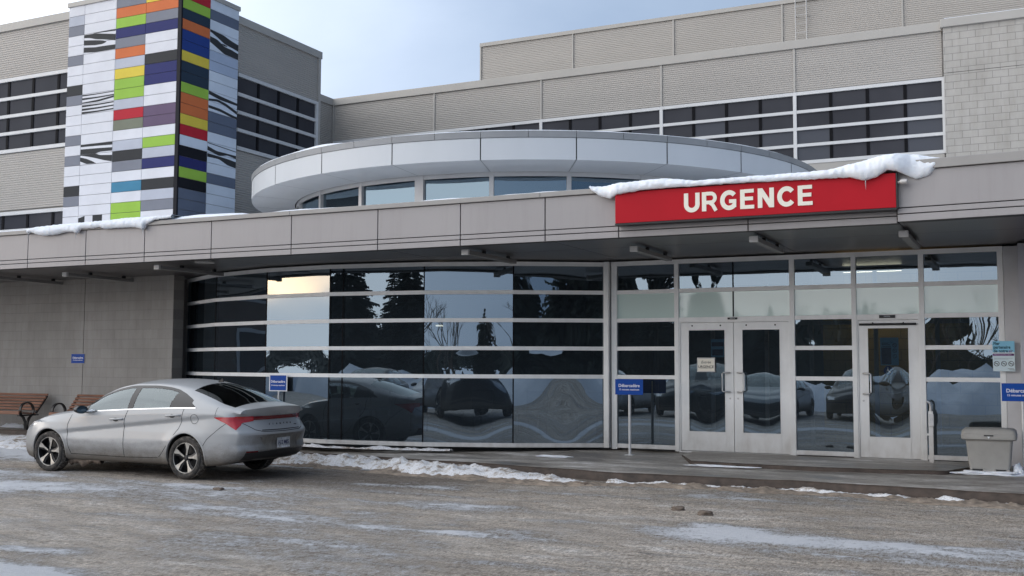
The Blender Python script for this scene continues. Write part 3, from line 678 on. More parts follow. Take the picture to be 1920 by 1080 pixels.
# ------------------------------------------------------------------ canopy
ca = empty('entrance_canopy', (0, 0, 0), label='long grey panelled canopy over the emergency entrance', cat='canopy')
FY = 14.14
J = [-24.2, -22.75, -21.3, -19.85, -18.43, -17.018, -15.518, -14.088, -12.57, -10.884, -9.209, -7.733, -6.332, -5.199, -3.372, -1.487]
def fascia_bay(a, b):
    g = MB(); e = .008
    for z0, z1 in ((3.644, 4.112), (3.572, 3.632), (3.476, 3.560)): g.box(a + e, b - e, FY, FY + .03, z0, z1, 'fascia')
    g.build('fascia_panel', ca, bevel=.004)
for a, b in zip(J, J[1:]): fascia_bay(a, b)
g = MB(); g.box(-40, J[-1], FY + .035, FY + .2, 3.482, 4.11, 'fascia_dark'); g.box(-40, J[0] - .01, FY, FY + .03, 3.476, 4.112, 'fascia'); g.build('fascia_backing', ca)
g = MB()
for a, b in ((-40, -16.3), (-16.297, -10.9), (-10.897, -6.4), (-6.397, -1.49)): g.box(a, b, FY - .035, FY + .25, 4.118, 4.192, 'coping')
g.build('coping', ca, bevel=.006)
# right-hand stretch turned a little towards the road
ang = atan2(13.947 - 14.06, 1.43); Rm = Matrix.Rotation(ang, 3, 'Z'); g = MB(); px0 = -1.478
piv = (px0, 14.06, 3.5)
for z0, z1, a, b in [(zz0, zz1, aa, bb) for (aa, bb) in ((px0, .018), (.034, 1.6), (1.616, 4.5)) for zz0, zz1 in ((3.660, 4.112), (3.584, 3.648), (3.484, 3.572))]:
    g.box(a, b, 14.06, 14.09, z0, z1, 'fascia', rot=Rm, piv=piv)
g.build('fascia_panel', ca, bevel=.004)
g = MB(); g.box(px0 - .0, 5, 14.095, 14.3, 3.49, 4.11, 'fascia_dark', rot=Rm, piv=piv); g.build('fascia_backing', ca)
g = MB(); g.box(px0 - .005, 5, 14.02, 14.35, 4.118, 4.236, 'coping', rot=Rm, piv=piv); g.build('coping', ca, bevel=.006)
g = MB(); sj = [-40, -18.43, -15.518, -12.57, -9.209, -6.332, -3.372, -1.487, 1.2, 6]
for a, b in zip(sj, sj[1:]):
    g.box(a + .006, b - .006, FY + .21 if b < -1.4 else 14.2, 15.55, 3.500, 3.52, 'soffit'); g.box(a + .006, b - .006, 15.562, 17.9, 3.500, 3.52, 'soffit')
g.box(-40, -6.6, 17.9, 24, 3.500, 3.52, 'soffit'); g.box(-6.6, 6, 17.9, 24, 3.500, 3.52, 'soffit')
g.build('soffit_panel', ca)
g = MB(); g.box(-40, 6, FY + .27, 36, 3.53, 4.06, 'fascia_dark'); g.build('roof_deck', ca)
g = MB(); g.lathe([(0, 0), (.16, 0), (.175, .006), (.175, .02)], 'alu_shaded', 32, 'Z', (-13.25, 14.75, 3.478)); g.build('downlight', ca, smooth=40)
def tube_light(x, y, ln, label):
    t_ = empty('canopy_light', (x, y, 3.38), label=label, cat='light fixture', group='slim light fixtures under the canopy')
    g = MB(); g.box(-.05, .05, .05, ln, .008, .072, 'fixture_grey'); g.build('housing', t_, bevel=.008)
    g = MB(); g.box(-.06, .06, 0, .05, -.004, .08, 'post_white'); g.build('end_cap', t_, bevel=.004)
    for q in (.35, .85): g = MB(); g.box(-.02, .02, ln * q, ln * (q + .04), .075, .121, 'black_metal'); g.build('hanger', t_)
TL = [(-18.95, 14.9, 'slim canopy light, leftmost one at the photo edge'), (-16.96, 14.95, 'slim canopy light above the left bench and wall sign'), (-14.15, 14.5, 'slim canopy light beside the round downlight'),
      (-7.85, 14.5, 'slim canopy light above the middle of the curved glass'), (-5.32, 15.1, 'slim canopy light under the left end of the red sign'), (-3.41, 14.6, 'slim canopy light above the double doors'), (-1.49, 14.8, 'slim canopy light under the right end of the red sign')]
for x, y, lb in TL: tube_light(x, y, 1.75, lb)

# red lightbox sign
sg = empty('emergency_sign', (0, 0, 0), label='long red lightbox sign reading URGENCE on the canopy edge', cat='sign')
g = MB(); g.box(-5.178, -1.480, 13.945, 14.115, 3.650, 4.082, 'red_sign'); g.build('cabinet', sg, bevel=.004)
g = MB(); g.box(-5.185, -1.474, 13.955, 14.125, 3.625, 3.649, 'black_metal'); g.box(-1.479, -1.462, 13.95, 14.10, 3.64, 4.085, 'black_metal'); g.build('cabinet_edge', sg)
def band(path, s_=.22):
    P = [Vector((p[0], p[1])) for p in path]; L_, R_2 = [], []
    for i, p in enumerate(P):
        a = P[max(i - 1, 0)]; b = P[min(i + 1, len(P) - 1)]
        d1 = (p - a).normalized() if i else (b - p).normalized(); d2 = (b - p).normalized() if i < len(P) - 1 else d1
        n_ = Vector((-(d1 + d2).y, (d1 + d2).x)).normalized(); k = s_ / 2 / max(.4, n_.dot(Vector((-d1.y, d1.x)))); L_.append(p + n_ * k); R_2.append(p - n_ * k)
    return L_, R_2
def arc(cx, cy, rx, ry, a0, a1, n_=22): return [(cx + rx * cos(radians(a0 + (a1 - a0) * k / n_)), cy + ry * sin(radians(a0 + (a1 - a0) * k / n_))) for k in range(n_ + 1)]
GLYPH = {'U': (.86, [[(.1, 1), (.1, .40)] + arc(.41, .40, .31, .30, 180, 360)[1:-1] + [(.72, .40), (.72, 1)]]),
         'R': (.86, [[(.1, 0), (.1, 1)], [(.2, .91), (.46, .91)] + arc(.46, .68, .23, .23, 90, -90)[1:-1] + [(.46, .45), (.2, .45)], [(.43, .42), (.56, .32), (.74, .0)]]),
         'G': (.94, [arc(.46, .5, .36, .40, 40, 318), [(.74, .12), (.74, .46)], [(.46, .44), (.84, .44)]]),
         'E': (.80, [[(.1, 0), (.1, 1)], [(.2, .91), (.70, .91)], [(.2, .52), (.66, .52)], [(.2, .09), (.72, .09)]]),
         'N': (.88, [[(.1, 0), (.1, 1)], [(.70, 0), (.70, 1)], [(.13, .93), (.67, .07)]]),
         'C': (.92, [arc(.46, .5, .36, .40, 38, 322)])}
tw_ = sum(GLYPH[c_][0] for c_ in 'URGENCE') + .12 * 6; hx = .258; kx = 1.715 / tw_; x0 = -4.185
for c_ in 'URGENCE':
    g = MB()
    for q, path in enumerate(GLYPH[c_][1]):
        A_, B_ = band(path, .235 if q == 0 or c_ in 'UNC' else .19)
        yy = 13.9448 - .0012 * q; F1 = [[(x0 + p.x * kx, yy - .006, 3.744 + p.y * hx) for p in (a, b)] for a, b in zip(A_, B_)]
        for u_, v_ in zip(F1, F1[1:]):
            g.prism([u_[0], u_[1], v_[1], v_[0]], (0, .005, 0), 'letter_cream')
    g.build('letter', sg); x0 += (GLYPH[c_][0] + .12) * kx
# floodlight / little camera by the sign
fl = empty('floodlight', (-1.40, 13.95, 3.965), label='small grey floodlight on the canopy right of the red sign', cat='floodlight')
g = MB(); g.tube([(-.06, .09, 0), (-.06, .02, 0), (0, -.01, 0)], .012, 'alu_shaded', 8); g.build('bracket', fl, smooth=50)
g = MB(); g.lathe([(0, -.03), (.024, -.03), (.034, -.01), (.034, .05), (.02, .06), (0, .06)], 'alu_shaded', 16, 'X', (0, -.01, 0)); g.build('lamp_head', fl, smooth=40)

# ------------------------------------------------------------------ snow on the canopy
SR = [(-5.6, 4.21, 4.20), (-5.561, 4.222, 4.150), (-5.425, 4.214, 4.056), (-5.266, 4.225, 4.008), (-5.171, 4.226, 4.047), (-4.797, 4.236, 4.081), (-4.492, 4.243, 4.090), (-4.045, 4.181, 4.088), (-3.325, 4.186, 4.086), (-2.636, 4.183, 4.072), (-2.236, 4.2, 4.062), (-2.039, 4.246, 4.058), (-1.845, 4.278, 4.001), (-1.685, 4.319, 4.043), (-1.577, 4.33, 4.116), (-1.476, 4.335, 4.100), (-1.339, 4.33, 4.038), (-1.246, 4.329, 3.991), (-1.093, 4.289, 4.032), (-1.021, 4.27, 4.119), (-0.96, 4.258, 4.193), (-0.85, 4.245, 4.225)]
SL = [(-17.0, 4.21, 4.17), (-16.967, 4.225, 4.107), (-16.883, 4.24, 4.14), (-16.742, 4.255, 4.095), (-16.532, 4.26, 4.055), (-16.254, 4.265, 4.061), (-15.98, 4.27, 4.096), (-15.776, 4.27, 4.086), (-15.682, 4.27, 4.052), (-15.574, 4.27, 4.144), (-15.308, 4.275, 4.13), (-15.111, 4.28, 4.148), (-15.006, 4.28, 4.104), (-14.785, 4.285, 4.102), (-14.528, 4.29, 4.098), (-14.273, 4.29, 4.094), (-14.147, 4.29, 4.068), (-14.059, 4.29, 4.035), (-14.01, 4.285, 4.13), (-13.774, 4.285, 4.20), (-13.4, 4.28, 4.22)]
def overhang(prof, yf, yb, label, rough=.009, ice=()):
    xs = np.arange(prof[0][0], prof[-1][0], .02); zt = np.interp(xs, [p[0] for p in prof], [p[1] for p in prof]); zl = np.interp(xs, [p[0] for p in prof], [p[2] for p in prof])
    P = []
    for x, a, b in zip(xs, zt, zl):
        dr = a - b; yo = yf(x) if callable(yf) else yf; bul = min(.075, .02 + dr * .24)
        e = min(1, (x - xs[0]) / .12, (xs[-1] - x) / .12)
        sec = [(yb + .9, a - .10), (yb + .35, a - .01), (yb + .12, a + .0), (yo + .06, a - .004), (yo + .0, a - .03 * e), (yo - bul * .6, a - dr * .3), (yo - bul, a - dr * .62), (yo - bul * .75, b + dr * .1), (yo - bul * .2, b + .0), (yo + .03, b + .03), (yo + .06, b + dr * .4)]
        row = []
        for k, (y, z) in enumerate(sec):
            nn = rough * (fbm(x * 7, y * 7, z * 7, 5) + 1.1 * fbm(x * 23, y * 23, z * 23, 3)); ns = rough * .8 * fbm(x * 2.2, k * .4, 3)
            row.append((x, y - nn * 1.2 + ns, z + nn * .5))
        P.append(row)
    # refine across with Catmull smoothing
    Q = []
    for row in P:
        A = np.array(row); out = []
        for i in range(len(A) - 1):
            p0, p1, p2, p3 = A[max(i - 1, 0)], A[i], A[i + 1], A[min(i + 2, len(A) - 1)]
            for s_ in (0, .33, .66):
                out.append(tuple(.5 * ((2 * p1) + (-p0 + p2) * s_ + (2 * p0 - 5 * p1 + 4 * p2 - p3) * s_ ** 2 + (-p0 + 3 * p1 - 3 * p2 + p3) * s_ ** 3)))
        out.append(tuple(A[-1])); Q.append(out)
    g = MB(); g.grid(Q, 'snow'); o = g.build('snow_overhang', smooth=75); tag(o, label, 'snow overhang', 'snow hanging over the canopy edge')
    for (x, z, ln) in ice:
        k = MB(); k.tube([(x, yf(x) - .04 if callable(yf) else yf - .04, z + .03), (x, (yf(x) if callable(yf) else yf) - .04, z - ln * .5), (x + .004, (yf(x) if callable(yf) else yf) - .04, z - ln)], [.010, .006, .001], 'ice', 6); k.build('icicle', o, smooth=60)
overhang(SR, lambda x: 13.925 + .12 * float(sstep(-5.1, -5.35, x)) + .12 * float(sstep(-1.5, -1.25, x)), 14.14, 'thick snow drooping over the red sign and canopy edge', ice=((-1.83, 4.0, .12),))
overhang(SL, 14.10, 14.14, 'soft snow drooping over the left part of the canopy edge', ice=((-14.055, 4.04, .13), (-15.69, 4.05, .10), (-16.93, 4.1, .14)))
P = []
for x in np.arange(-40, 6, .12):
    row = []
    for j, y in enumerate(list(np.arange(14.125, 14.6, .06)) + list(np.arange(14.65, 18.5, .3)) + list(np.arange(19, 32, 1.0))):
        h = .025 + .03 * max(0, fbm(x * .7, y * .7, 2) + .35) + .05 * float(sstep(-14.5, -12.9, x) * (1 - sstep(-12.9, -11.5, x))) * min(1, (y - 14.1) * 3) + (.02 if x < -12 else 0)
        if x > -1.5: h += .04
        row.append((x, y + .006 * fbm(x * 5, 1), 4.19 + (0 if j == 0 else h * min(1, j / 3))))
    P.append(row)
g = MB(); g.grid(P, 'snow'); o = g.build('roof_snow', smooth=80); tag(o, 'layer of snow lying on the canopy roof', 'roof snow', kind='stuff')

# ------------------------------------------------------------------ rotunda (ring roof and clerestory)
ro = empty('rotunda', (0, 0, 0), label='round lobby roof with pale curved rim and clerestory windows', cat='rotunda')
RC = (-11.5, 25.0, 0)
for k in range(24):
    a0 = radians(-58.75 + 15 * k); a1 = a0 + radians(15); e = .0016
    g = MB(); g.lathe([(7.1, 5.632), (7.1, 6.058), (7.04, 6.058)], 'ring_panel', 10, 'Z', RC, a0 + e, a1 - e)
    n0 = len(g.v); g.build('rim_panel', ro, smooth=30)
g = MB(); g.lathe([(7.07, 5.66), (7.07, 6.05)], 'fascia_dark', 96, 'Z', RC); g.build('rim_backing', ro, smooth=30)
g = MB()
for k in range(48):
    a0 = radians(-58.75 + 7.5 * k); g.lathe([(7.05, 6.066), (7.112, 6.066), (7.118, 6.19), (6.9, 6.215)], 'ring_cap', 5, 'Z', RC, a0 + .0006, a0 + radians(7.5) - .0006)
g.build('coping', ro, smooth=30)
g = MB()
for k in range(24):
    a0 = radians(-58.75 + 15 * k); g.lathe([(7.095, 5.634), (6.06, 5.585)], 'ring_soffit', 10, 'Z', RC, a0 + .001, a0 + radians(15) - .001)
g.build('rim_soffit', ro, smooth=30)
g = MB(); g.lathe([(7.0, 6.18), (5, 6.3), (0.01, 6.45)], 'ring_cap', 64, 'Z', RC); g.build('roof_sheet', ro, smooth=60)
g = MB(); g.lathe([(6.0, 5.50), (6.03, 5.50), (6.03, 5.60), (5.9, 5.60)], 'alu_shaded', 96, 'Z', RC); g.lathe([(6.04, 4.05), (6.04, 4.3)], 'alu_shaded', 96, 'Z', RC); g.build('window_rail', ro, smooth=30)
for k in range(24):
    a = radians(-58.6 + 15 * k); wd = .045 if k != 22 else .10
    g = MB(); dx, dy = cos(a), sin(a); tx, ty = -dy, dx
    c0 = (RC[0] + 6.0 * dx, RC[1] + 6.0 * dy)
    g.prism([(c0[0] - tx * wd + dx * .04, c0[1] - ty * wd + dy * .04, 4.06), (c0[0] + tx * wd + dx * .04, c0[1] + ty * wd + dy * .04, 4.06), (c0[0] + tx * wd - dx * .1, c0[1] + ty * wd - dy * .1, 4.06), (c0[0] - tx * wd - dx * .1, c0[1] - ty * wd - dy * .1, 4.06)], (0, 0, 1.535), 'alu_shaded'); g.build('mullion', ro)
    g = MB(); a1 = a + radians(15); p0 = (RC[0] + 5.97 * cos(a), RC[1] + 5.97 * sin(a)); p1 = (RC[0] + 5.97 * cos(a1), RC[1] + 5.97 * sin(a1)); am = a + radians(7.5)
    pane_mesh(p0, p1, 4.2, 5.52, 'glass_clerestory', .002, (cos(am), sin(am)), 10, 6, k).build('pane', ro, smooth=180, recalc=False)
g = MB(); g.lathe([(5.7, 4.1), (5.7, 5.55)], 'clerestory_blind', 64, 'Z', RC); g.build('inner_blind', ro, smooth=30)
P = []
for k in range(181):
    a = radians(-180 + 2 * k * 180 / 181 * 1.0); row = []
    for j, r in enumerate((7.11, 7.08, 7.0, 6.7, 6.0)):
        h = (0, .02, .035, .05, .04)[j] * max(.1, 1 + 1.2 * fbm(cos(a) * 3, sin(a) * 3, 1)) * (1.3 if cos(a) < -.2 else .5)
        row.append((RC[0] + r * cos(a), RC[1] + r * sin(a), 6.192 + h + (.02 if j > 2 else 0) + (7.15 - r) * .07))
    P.append(row)
g = MB(); g.grid(P, 'snow'); o = g.build('roof_snow', smooth=80); tag(o, 'thin snow along the rim of the round lobby roof', 'roof snow', kind='stuff')

# ------------------------------------------------------------------ corrugated cladding
def corr_panel(x0, x1, y, z0, z1, pitch=.0645, dep=.013, axis='X', sgn=-1):
    # horizontal ribs; axis X: plane at y facing -Y; axis Y: plane at x=y facing +X spanning x0..x1 in Y
    g = MB(); prof = []; z = z0
    while z < z1 - 1e-6:
        for dz, d in ((0, 0), (.012, dep), (.036, dep), (.048, 0)):
            if z + dz <= z1: prof.append((z + dz, d))
        z += pitch
    prof.append((z1, 0)); A = []; B = []
    for z, d in prof:
        if axis == 'X': A.append((x0, y + sgn * d, z)); B.append((x1, y + sgn * d, z))
        else: A.append((y + sgn * d, x0, z)); B.append((y + sgn * d, x1, z))
    g.grid([A, B], 'corrugated'); return g
def ribbon(parent, a, b, y, zs, ncol, axis='X', bar=.05, endl=True, endr=True, blind=(), y_out=-1, zb0=None, top_thick=.1):
    # window band between a and b, zs = row boundaries from bottom to top
    def bx(g, p, q, d0, d1, z0, z1, mat):
        if axis == 'X': g.box(p, q, y + y_out * d1 if y_out < 0 else y + d0, y + y_out * d0 if y_out < 0 else y + d1, z0, z1, mat)
        else: g.box(y + d0, y + d1, p, q, z0, z1, mat)
    g = MB()
    for i, z in enumerate(zs):
        h = .045 if 0 < i < len(zs) - 1 else .05
        bx(g, a, b, -.04, .05, z - h, z + h, 'white_frame')
    if endl: bx(g, a - .05, a + .05, -.04, .055, zs[0] - .05, zs[-1] + .05, 'white_frame')
    if endr: bx(g, b - .05, b + .05, -.04, .055, zs[0] - .05, zs[-1] + .05, 'white_frame')
    win = g.build('window', parent)
    wc = (b - a) / ncol
    for c_ in range(1, ncol):
        g = MB(); bx(g, a + wc * c_ - .045, a + wc * c_ + .045, -.035, .012, zs[0], zs[-1], 'dark_joint'); g.build('mullion', win)
    g = MB()
    for c_ in range(ncol):
        for i in range(len(zs) - 1): bx(g, a + wc * c_ + .03, a + wc * (c_ + 1) - .03, -.03, -.01, zs[i] + .03, zs[i + 1] - .03, 'glass_dark_blind' if (c_, i) in blind else 'glass_dark')
    g.build('glass', win)
ZS = [7.69, 8.20, 8.70, 9.21, 9.76]
# rear wing
rw = empty('corrugated_wing', (0, 0, 0), label='long corrugated grey wing with ribbon windows and pale block end at right', cat='building wing')
bays = [-22.8, -18.56, -14.47, -10.32, -6.185, -2.06]
BL = {4: {(0, 0), (0, 1), (3, 0), (3, 1), (3, 2)}, 3: {(1, 2), (3, 1)}, 2: {(3, 2)}, 1: set()}
for i, (a, b) in enumerate(zip(bays, bays[1:])):
    corr_panel(a + .03, b - .03, 32.0, 9.83, 11.13).build('corrugated_cladding', rw, recalc=False)
    ribbon(rw, a, b, 32.0, ZS, 4 if i else 4, endl=(i > 0), endr=(i == 4), blind=BL.get(i, ()))
    g = MB(); g.box(a - .03, a + .03, 31.955, 32.02, 9.815, 11.13, 'trim_beige'); g.build('joint_trim', rw)
g = MB(); g.box(-23, -2.03, 31.93, 32.4, 11.13, 11.385, 'trim_beige'); g.build('coping', rw, bevel=.01)
g = MB(); g.box(-23, -2.0, 32.06, 60, 2, 11.37, 'trim_beige'); g.build('wing_core', rw)
g = MB(); g.box(-22.8, -2.08, 31.97, 32.058, 4, 7.64, 'trim_beige'); g.build('plain_cladding', rw)
g = MB(); g.box(-2.035, 8, 31.80, 60, 3, 9.86, 'pale_block'); g.box(-2.035, 8, 31.80, 60, 9.875, 11.16, 'pale_block'); g.box(-2.03, 8, 31.82, 59, 9.86, 9.875, 'fascia_dark'); g.build('block_wall', rw)
g = MB(); g.box(-2.10, 8, 31.72, 60, 11.16, 11.40, 'trim_beige'); g.build('coping', rw, bevel=.01)
g = MB(); g.box(-2.0, 1.4, 31.78, 32.6, 11.40, 11.43, 'snow'); g.build('snow_line', rw, bevel=.012)
# side return of the rear wing, facing right
corr_panel(26.5, 31.95, -22.85, 9.0, 11.13, axis='Y', sgn=1).build('corrugated_cladding', rw, recalc=False)
g = MB(); g.box(-23.1, -22.86, 26.5, 32.0, 3, 11.13, 'trim_beige'); g.box(-23.2, -22.80, 26.4, 31.93, 11.13, 11.385, 'trim_beige'); g.box(-22.86, -22.81, 26.5, 31.9, 3, 9.0, 'glass_dark'); g.build('side_return', rw)
# penthouse
ph = empty('roof_penthouse', (0, 0, 0), label='corrugated rooftop penthouse behind the rear wing', cat='penthouse')
pb = [-18.83, -15.0, -11.15, -7.34, -3.5, .35, 4.2, 8]
for a, b in zip(pb, pb[1:]):
    corr_panel(a + .03, b - .03, 36.0, 11.2, 13.90, .066).build('corrugated_cladding', ph, recalc=False)
    g = MB(); g.box(a - .03, a + .03, 35.95, 36.02, 11.2, 13.90, 'trim_beige'); g.build('joint_trim', ph)
g = MB(); g.box(-18.86, 8, 35.93, 58, 13.90, 14.04, 'trim_beige'); g.build('coping', ph); g = MB(); g.box(-18.8, 8, 36.05, 58, 11.3, 13.89, 'trim_beige'); g.build('penthouse_core', ph)
g = MB()
for x in (-6.86, -6.50): g.tube([(x, 35.8, 11.5), (x, 35.8, 15.0)], .018, 'alu_shaded', 6); 
for k in range(12): g.tube([(-6.86, 35.8, 11.6 + k * .3), (-6.50, 35.8, 11.6 + k * .3)], .012, 'alu_shaded', 6)
for z in (12.2, 13.4): 
    for x in (-6.86, -6.50): g.tube([(x, 35.8, z), (x, 35.98, z)], .014, 'alu_shaded', 6)
g.build('ladder', ph)

# left wing
lw = empty('corrugated_wing', (0, 0, 0), label='corrugated wing behind the coloured tower, windows on two sides', cat='building wing')
YL = 20.9; XL = -19.80
for a, b in ((-45, -32.1), (-32.1, -23.53)):
    corr_panel(a, b, YL, 9.83, 11.2).build('corrugated_cladding', lw, recalc=False); corr_panel(a, b, YL, 6.0, 7.62).build('corrugated_cladding', lw, recalc=False)
for a, b, n_ in ((-32.1, -23.18, 9), (-40.02, -32.1, 8)):
    ribbon(lw, a, b, YL, ZS, n_, endl=False, endr=False); ribbon(lw, a - .05, b - .05, YL, [3.9, 4.4, 4.9, 5.4, 5.9], n_, endl=False, endr=False)
g = MB(); g.box(-45, -19.85, YL + .045, 26.98, 3.5, 11.2, 'trim_beige'); g.build('wing_core', lw)
corr_panel(YL, 27.0, XL, 9.83, 11.2, axis='Y', sgn=1).build('corrugated_cladding', lw, recalc=False); corr_panel(YL, 27.0, XL, 4.0, 7.62, axis='Y', sgn=1).build('corrugated_cladding', lw, recalc=False)
ribbon(lw, 23.17, 26.84, XL, ZS, 4, axis='Y', endl=False, endr=True)
g = MB(); g.box(-45, XL + .06, YL - .07, YL + .3, 11.2, 11.42, 'trim_beige'); g.box(XL - .2, XL + .06, YL + .3, 27.05, 11.2, 11.42, 'trim_beige'); g.box(XL - .1, XL + .05, 26.88, 27.0, 4, 11.2, 'trim_beige'); g.build('coping', lw)

# coloured panel tower
tw = empty('panel_tower', (0, 0, 0), label='square tower clad in white and multicoloured panels with zebra print', cat='tower')
TY = 20.65; TX = -19.525; PIT = .2762; ZT = 11.43
SCH = {0: 'W L G W W G W W D G W W W G W G W W D G W W W', 1: 'W W W W W W W W W W W W W W W W W W W W W W W', 2: 'G O Lime N G O L Y Lime Lime L R K W L D G W T W Lime Lime W',
       3: 'Y O G N W W D N N W W P P W Lime L N W D L G W W'}
SC2 = {0: 'R Lime DN O B B Y DN DN Lime O O Y R PB Bk N Lime Bk S S S S', 1: 'PB S PB PB PB LB LB PB PB PB PB S S PB PB PB PB S PB PB PB PB PB'}  # PB: white panels on this face, pale blue sky reflection painted in
XC = [-23.565, -22.974, -21.803, -20.747, -19.635]; YC = [20.70, 21.728, 22.87]
g = MB(); e = .006
for c_, s_ in SCH.items():
    for r, m_ in enumerate(s_.split()): g.box(XC[c_] + e, XC[c_ + 1] - e, TY, TY + .02, ZT - PIT * (r + 1) + e, ZT - PIT * r - e, 't' + m_)
g.build('panel_cladding', tw, bevel=.0)
g = MB()
for c_, s_ in SC2.items():
    for r, m_ in enumerate(s_.split()): g.box(TX - .02, TX, YC[c_] + e, YC[c_ + 1] - e, ZT - PIT * (r + 1) + e, ZT - PIT * r - e, 't' + m_)
g.build('panel_cladding', tw)
g = MB(); g.box(-23.56, TX - .025, TY + .024, 22.86, 3.6, ZT, 'trim_beige'); g.build('tower_core', tw)
g = MB(); g.box(-19.632, TX + .004, TY - .004, YC[0], 3.6, ZT, 'tBk'); g.build('corner_trim', tw)
g = MB(); g.box(-23.60, TX + .03, TY - .035, 22.90, ZT, ZT + .12, 'trim_beige'); g.build('coping', tw)
def zebra(c_, r0, nrows, stripes, right=False):
    z1 = ZT - PIT * r0 - e; z0 = ZT - PIT * (r0 + nrows) + e; g = MB()
    for up, lo in stripes:   # each stripe: upper and lower edge as (s, t) points, s 0..1 left to right, t 0..1 top to bottom
        n_ = 40; s0 = max(up[0][0], lo[0][0]); s1 = min(up[-1][0], lo[-1][0])
        S = np.linspace(s0, s1, n_); U = np.interp(S, [p[0] for p in up], [p[1] for p in up]); Lw = np.interp(S, [p[0] for p in lo], [p[1] for p in lo])
        k = np.ones(5) / 5; 
        U = np.convolve(np.pad(U, 2, 'edge'), k, 'valid'); Lw = np.convolve(np.pad(Lw, 2, 'edge'), k, 'valid')
        for i in range(n_ - 1):
            pts = [(S[i], U[i]), (S[i + 1], U[i + 1]), (S[i + 1], Lw[i + 1]), (S[i], Lw[i])]
            if right: P3 = [(TX + .002, YC[c_] + e + (YC[c_ + 1] - YC[c_] - 2 * e) * a, z1 + (z0 - z1) * b) for a, b in pts]
            else: P3 = [(XC[c_] + e + (XC[c_ + 1] - XC[c_] - 2 * e) * a, TY - .002, z1 + (z0 - z1) * b) for a, b in pts]
            g.face(P3, 'tD')
    g.build('zebra_print', tw, smooth=30)
ZA = [([(.3, 0), (1, 0)], [(.3, .02), (1, .07)]), ([(0, .02), (.37, .03), (.6, .11), (1, .24)], [(0, .17), (.2, .22), (.37, .33), (.6, .40), (1, .56)]),
      ([(0, .29), (.37, .38), (.6, .45), (.71, .54)], [(0, .55), (.37, .63), (.6, .63), (.71, .56)]), ([(0, .66), (.37, .74), (.6, .74), (1, .76)], [(0, .92), (.37, .99), (.6, .99), (1, .99)])]
zebra(1, 3, 2, ZA)
ZBh = [([(0, a), (.5, a + .02), (1, a - .0)], [(0, a + th), (.5, a + th * .9), (1, a + th * .6)]) for a, th in ((.02, .07), (.18, .10), (.54, .10), (.71, .11), (.88, .11))]
zebra(1, 9, 2, ZBh + [([(0, .40), (.5, .36), (1, .25)], [(0, .46), (.5, .46), (1, .34)])])
ZC = [([(0, 0), (1, 0)], [(0, .10), (.5, .12), (1, .15)]), ([(0, .22), (.5, .24), (1, .28)], [(0, .47), (.5, .50), (.6, .44), (1, .44)]),
      ([(0, .475), (.5, .505), (.6, .60), (1, .66)], [(0, .52), (.25, .62), (.5, .74), (.75, .88), (1, .98)]), ([(0, .62), (.2, .72), (.4, .88), (.5, .99)], [(0, .82), (.2, .98), (.5, 1.0)])]
zebra(1, 14, 2, ZC)
zebra(1, 21, 2, [([(0, .1), (.2, 0)], [(0, .5), (.2, .5)]), ([(.45, .0), (.75, 0)], [(.45, .5), (.75, .4)])])
RA = [([(0, 0), (.45, .03), (.75, .17), (1, .24)], [(0, .10), (.3, .30), (.5, .46), (.75, .50), (1, .58)]), ([(0, .34), (.25, .38), (.5, .60), (.75, .62), (1, .70)], [(0, .63), (.25, .80), (.5, .98), (1, 1.0)]), ([(.40, .50), (.5, .48), (.6, .53)], [(.40, .52), (.5, .57), (.6, .55)])]
zebra(1, 3, 2, RA, True)
zebra(1, 9, 2, [([(0, .0), (.4, .10), (1, .2)], [(0, .18), (.4, .30), (1, .32)]), ([(0, .40), (.3, .30), (.6, .38), (1, .62)], [(0, .50), (.3, .42), (.55, .5), (1, .78)]), ([(0, .72), (.4, .74), (.8, .86), (1, .9)], [(0, .86), (.4, .88), (.8, 1), (1, 1)])], True)
zebra(1, 14, 2, [([(0, .02), (1, .12)], [(0, .06), (1, .16)]), ([(0, .2), (.3, .34), (1, .34)], [(0, .4), (.4, .56), (.7, .42), (1, .5)]), ([(0, .56), (.4, .58), (.8, .62), (1, .66)], [(0, .74), (.4, .72), (.7, .92), (1, .98)])], True)

# ------------------------------------------------------------------ signs and small things
def blue_sign(parent, x, y, z, wd, ht, size=None, t2=True):
    g = MB(); g.box(x - wd / 2, x + wd / 2, y, y + .004, z - ht / 2, z + ht / 2, 'sign_blue'); o = g.build('sign_plate', parent)
    s_ = size or wd * .145
    text_mesh('Débarcadère', s_, 'sign_white', o, (x, y - .0005, z + ht * .08), ext=.0008, bold=.0012)
    text_mesh('15 minutes maximum', s_ * .58, 'sign_white', o, (x, y - .0005, z - ht * .17), ext=.0008, bold=.0006)
    return o
s1 = empty('post_sign', (-6.035, 16.9, .2), label='wide blue Débarcadère sign on a white post left of the double doors', cat='sign', group='blue unloading zone signs')
blue_sign(s1, 0, -.02, 1.13, .485, .255); g = MB(); g.tube([(0, .01, .0), (0, .01, 1.0)], .024, 'post_white', 12); g.tube([(0, .012, 1.0), (0, .012, 1.22)], .012, 'post_white', 12); g.build('post', s1, smooth=50); g = MB(); g.box(-.07, .07, -.06, .08, .0, .02, 'post_white'); g.build('base_plate', s1, bevel=.003)
s2 = empty('post_sign', (-12.47, 15.9, .17), label='square blue Débarcadère sign on a post behind the car', cat='sign', group='blue unloading zone signs')
g = MB(); g.box(-.205, .205, -.004, .0, 1.02, 1.325, 'sign_white'); g.build('backing_plate', s2, bevel=.0)
blue_sign(s2, 0, -.010, 1.175, .36, .27, .062); g = MB(); g.tube([(0, .02, 0), (0, .02, 1.3)], .018, 'post_white', 12); g.build('post', s2, smooth=50)
s3 = empty('post_sign', (-.175, 16.6, .2), label='blue Débarcadère sign on a post at the right edge of the photo', cat='sign', group='blue unloading zone signs')
